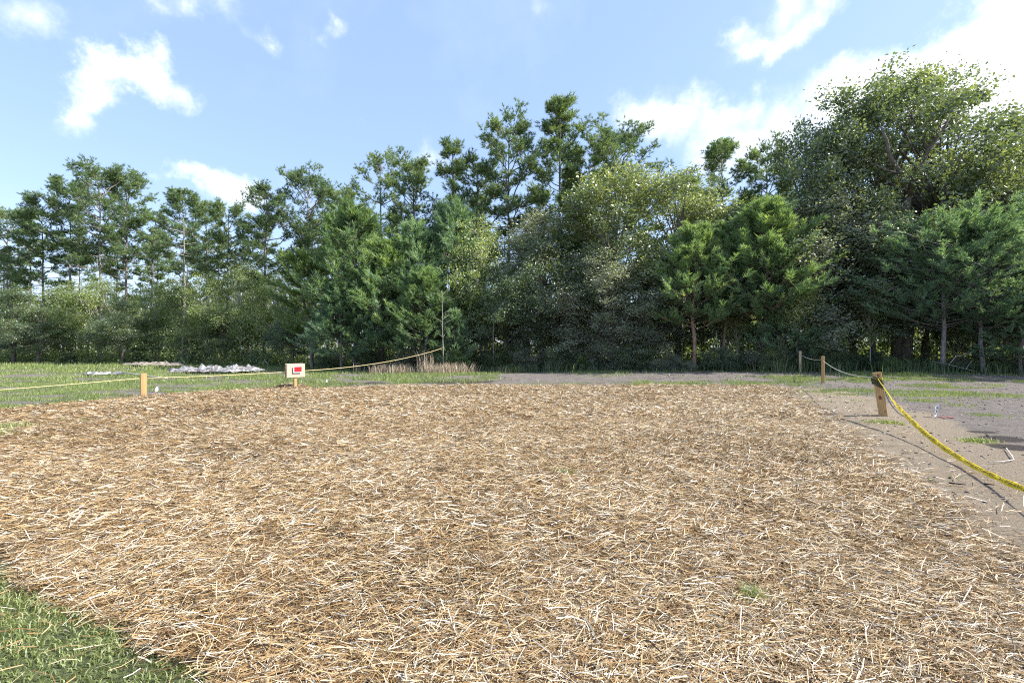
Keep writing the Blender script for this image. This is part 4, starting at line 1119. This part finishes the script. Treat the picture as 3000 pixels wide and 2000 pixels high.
mb = MB(); mb.box((fx+.012, -.1370, fz+.008), (.265, .004, .19)); mb.build('black_border', INK, sign)
mb = MB(); mb.box((fx+.005, -.1410, fz+.055-.003), (.235, .004, .082)); mb.box((fx+.005, -.1410, fz-.035), (.235, .004, .082)); mb.build('red_label', RED, sign)
mb = MB(); rr = np.random.default_rng(8)
for rowz, n_, hh_ in ((fz+.055, 8, .038), (fz-.035, 9, .030)):     # print too small to read in the photograph
    for k in range(n_): mb.box((fx-.095+k*.2/n_+rr.normal(0, .002), -.1440, rowz+rr.normal(0, .003)), (.010, .002, hh_*(.7+.4*rr.random())))
mb.build('faded_print', RED_D, sign)
# straw heaped at its foot is part of the mulch

# ------------------------------------------------------------------ marker flags
def flag(px, py, hpx, label, lean, wired=True, txt=False, rz=0.3):
    x, y = gp(px, py); z0 = float(terrain(x, y)); root = empty('marker_flag', (x, y, z0), rz); tag(root, label, 'flag')
    h = hpx/F*y
    mb = MB(); mb.tube([(0, 0, -.02), (lean*.3, 0, h*.5), (lean, 0, h)], .0035, 5); mb.build('wire', METAL, root)
    mb = MB(); v = []; f = []; W_, H_ = h*.62, h*.80
    for i in range(5):
        for j in range(4):
            u, w_ = i/4, j/3; v.append((lean*(1-w_*.55)-u*W_*.62-.02*w_, .03*math.sin(u*4+w_*2)*u*2, h*.98-w_*H_-u*H_*.42*(1-w_*.2)))
    for i in range(4):
        for j in range(3): f.append((i*4+j, i*4+j+1, i*4+5+j, i*4+4+j))
    mb.add(v, f); mb.build('flag_sheet', WHITE, root, True)
    if txt:
        mb = MB(); rr = np.random.default_rng(5)
        for r_ in range(2):
            for k in range(3):
                u, w_ = .22+.25*k, .3+.33*r_
                cx_ = lean*(1-w_*.55)-u*W_*.62-.02*w_; cz_ = h*.98-w_*H_-u*H_*.42*(1-w_*.2); cy_ = .03*math.sin(u*4+w_*2)*u*2
                mb.box((cx_, cy_-.006, cz_), (.018, .002, .030))
        mb.build('faded_print', INK, root)
    return root
flag(465, 1147, 20, 'small white marker flag in the grass right of the short left post', .02)
flag(961, 1122, 15, 'tiny white marker flag beyond the straw right of the sign', .01)
fr = flag(2746, 1222, 44, 'tilted white marker flag with dark print on the bare soil at the right', .05, txt=True, rz=.1)
fr.scale = (1.15, 1, .95)
x, y = gp(1530, 1129)
mb = MB(); mb.box((x, y, float(terrain(x, y))+.09), (.03, .01, .26), mathutils.Euler((.2, -.45, 0)).to_matrix()); tag(mb.build('marker_stake', WHITE), 'tiny white peg at the far edge of the straw in the centre', 'peg')
a_ = P3(1670, 1066, 28.6); b_ = P3(1684, 1038, 28.3)
mb = MB(); mb.tube([a_-Vector((.1, 0, .3)), b_], .032, 6); tag(mb.build('leaning_stake', plain('pale_stake', (.62, .60, .55), .7)), 'leaning whitish stake in front of the centre trees', 'stake')
# red marking paint on the soil
RP = ropemat('marking_paint', (.14, .035, .035), (.30, .10, .09), 40)
mb = MB(); rr = np.random.default_rng(12); x0, y0 = gp(2770, 1223)
for k in range(46):
    cx_ = x0+rr.normal(0, .13); cy_ = y0+rr.normal(0, .055); n_ = 6; r_ = .010+.022*rr.random()
    v = [(cx_+r_*1.5*math.cos(6.283*j/n_)*(1+rr.normal(0, .2)), cy_+r_*math.sin(6.283*j/n_), float(terrain(cx_, cy_))+.014) for j in range(n_)]
    mb.add(v, [tuple(range(n_))])
tag(mb.build('marking_paint', RP), 'splash of red marking paint on the soil beside the tilted flag', 'paint')

# ------------------------------------------------------------------ debris
def crumple(name, label, px, py, w, d, h, mat, seed, cat='sheeting', parts=5, flat=.5):
    x, y = gp(px, py); z0 = float(terrain(x, y)); root = empty(name, (x, y, z0)); tag(root, label, cat)
    r = np.random.default_rng(seed)
    for k in range(parts):
        ox, oy = r.normal(0, w*.28), r.normal(0, d*.3); sz = w*(.16+.16*r.random()); n_ = 7
        mb = MB(); v = []; f = []; rot = r.random()*3; ph = r.random()*9
        for i in range(n_):
            for j in range(n_):
                u, w_ = i/(n_-1)-.5, j/(n_-1)-.5
                xx, yy = u*2*sz+r.normal(0, .03), w_*1.3*sz+r.normal(0, .03)
                zz = h*(.25+.75*r.random()*(1-2*max(abs(u), abs(w_)))+.35*abs(math.sin(u*7+ph)))*(1-1.6*max(abs(u), abs(w_))**2)
                v.append((ox+xx*math.cos(rot)-yy*math.sin(rot), oy+xx*math.sin(rot)+yy*math.cos(rot), zz+.01))
        for i in range(n_-1):
            for j in range(n_-1): f.append((i*n_+j, i*n_+j+1, (i+1)*n_+j+1, (i+1)*n_+j))
        mb.add(v, f); mb.build('crumpled_piece', mat, root)
    return root
SHEET = ropemat('grey_sheeting', (.05, .048, .052), (.36, .345, .34), 5)
crumple('sheeting_pile', 'pile of crumpled pale grey sheeting on dark shaded soil before the left hand trees', 655, 1092, 3.4, 1.5, .45, SHEET, 1, parts=14)
crumple('rubble_heap', 'small whitish rubble heap in the grass left of the short post', 292, 1100, 1.7, .5, .22, SHEET, 2, 'rubble', parts=8)
crumple('rubble_heap', 'dark brush and soil heap at the back of the left field', 465, 1072, 3.2, 1.0, .35, ropemat('dull_debris', (.10, .085, .07), (.34, .29, .24), 6), 3, 'rubble', parts=10)
def stick(px, y_, pts, rad, label, cat='branch', mat=STICK):
    mb = MB()
    for seg in pts: mb.tube([Vector(p) for p in seg], [rad*(1-.5*i/(len(seg)-1)) for i in range(len(seg))], 5)
    o_ = mb.build('fallen_branch', mat, None, True); tag(o_, label, cat); return o_
def G(px, py, up=.03): x, y = gp(px, py); return (x, y, float(terrain(x, y))+up)
stick(0, 0, [[G(345, 1094, .12), G(400, 1101, .08), G(460, 1107, .05), G(490, 1110, .03)]], .04, 'long pale stripped branch lying in the grass behind the short post', mat=plain('pale_stripped_wood', (.66, .60, .52), .8))
stick(0, 0, [[G(2948, 1318), G(2962, 1338), G(2971, 1352), G(2940, 1357), G(2895, 1360)], [G(2962, 1338), G(2975, 1346)]], .007, 'bent bare twig on the soil at the right edge above the tape')
stick(0, 0, [[P3(2730, 1058, 23), P3(2780, 1068, 22.8), P3(2830, 1080, 22.5), P3(2862, 1090, 22.3)], [P3(2780, 1068, 22.8), P3(2800, 1045, 22.8), P3(2850, 1030, 23), P3(2868, 1022, 23)], [P3(2830, 1080, 22.5), P3(2850, 1052, 22.7)]], .016, 'grey fallen branch at the foot of the pale pine trunks')
stick(0, 0, [[P3(2098, 1078, 25), P3(2103, 1030, 25), P3(2098, 970, 25.2)], [P3(2106, 1078, 25), P3(2108, 1035, 25), P3(2114, 985, 25.2)]], .022, 'pair of bare grey stems under the middle right hand young pine', 'stems')
stick(0, 0, [[P3(430, 1068, 38), P3(450, 1064, 38), P3(475, 1068, 37)]], .03, 'pale branch on the brush heap at the back of the left field')
stick(0, 0, [[P3(770, 1066, 34), P3(777, 1050, 34)], [P3(777, 1058, 34), P3(785, 1066, 34)]], .03, 'small forked grey stick beyond the sheeting left of the sign')
stick(0, 0, [[P3(1630, 1070, 27.4), P3(1650, 1076, 27.4)], [P3(1708, 1074, 27.4), P3(1727, 1078, 27.4)]], .02, 'two short pale sticks in the grass below the leaning stake', 'sticks')
stick(0, 0, [[G(2780, 1422), G(2800, 1424), G(2830, 1427)]], .010, 'short charred stick on the sand below the tape', mat=DARKDEB)
stick(0, 0, [[G(2882, 1424), G(2900, 1426), G(2912, 1428)]], .009, 'shorter charred stick on the sand close to the tape', mat=DARKDEB)
# clods and litter on the bare soil
r = np.random.default_rng(55); n = 16000
y = np.sqrt(r.random(n)*(24**2-4.6**2)+4.6**2); px = 1900+1150*r.random(n); x = (px-1500)/F*y
s = zones(x, y); k = (s[0] < .35) & (r.random(n) < .45+.55*s[4]); x, y = x[k], y[k]; n = len(x)
rad = (.004+.020*r.random(n)**4)*(1+y*.03)
oc = np.array([[1,0,0],[-1,0,0],[0,1,0],[0,-1,0],[0,0,1],[0,0,-1]], float)*np.array([1.3, 1, .55])
V = (oc[None]*(rad[:, None, None])*(1+r.normal(0, .2, (n, 6, 1)))+np.stack([x, y, terrain(x, y)+rad*.2], 1)[:, None]).reshape(-1, 3)
ff = np.array([[0,2,4],[2,1,4],[1,3,4],[3,0,4],[2,0,5],[1,2,5],[3,1,5],[0,3,5]])
Fc = (np.arange(n)[:, None, None]*6+ff[None]).reshape(-1, 3)
m, t, o = newmat('soil_clods'); a = N(t, 'ShaderNodeAttribute', attribute_name='tint')
b = N(t, 'ShaderNodeBsdfPrincipled'); t.links.new(ramp(t, a.outputs['Fac'], [(0, (.04, .033, .028)), (.6, (.14, .115, .10)), (1, (.42, .37, .32))]), b.inputs['Base Color']); b.inputs['Roughness'].default_value = .95
t.links.new(b.outputs[0], o.inputs[0])
o_ = link('soil_clods', mesh_np('soil_clods', V, [Fc], m, {'tint': np.repeat(r.random(n), 6)}))
tag(o_, 'dark soil clods and crumbs littering the bare ground on the right', 'soil', kind='stuff')
# brown pine litter patch in the wood
r = np.random.default_rng(56); n = 1500
x0, y0 = at(1545, 29.6), 29.6
x = x0+r.normal(0, .75, n); y = y0+r.normal(0, .5, n); z = terrain(x, y)+.02+.16*np.clip(1-((x-x0)/1.6)**2, 0, 1)*r.random(n)*1.5
D = unit(np.stack([r.normal(0, 1, n), r.normal(0, 1, n), r.normal(0, .2, n)], 1))*.14; S = unit(np.cross(D, [0, 0, 1.]))*.02
Pm = np.stack([x, y, z], 1); V = np.stack([Pm-D, Pm+S, Pm+D, Pm-S], 1).reshape(-1, 3)
LIT = ropemat('pine_litter', (.28, .12, .06), (.55, .30, .20), 3)
o_ = link('pine_litter', mesh_np('pine_litter', V, [np.arange(n*4).reshape(-1, 4)], LIT))
tag(o_, 'reddish brown heap of fallen pine litter under the centre trees', 'litter', kind='stuff')
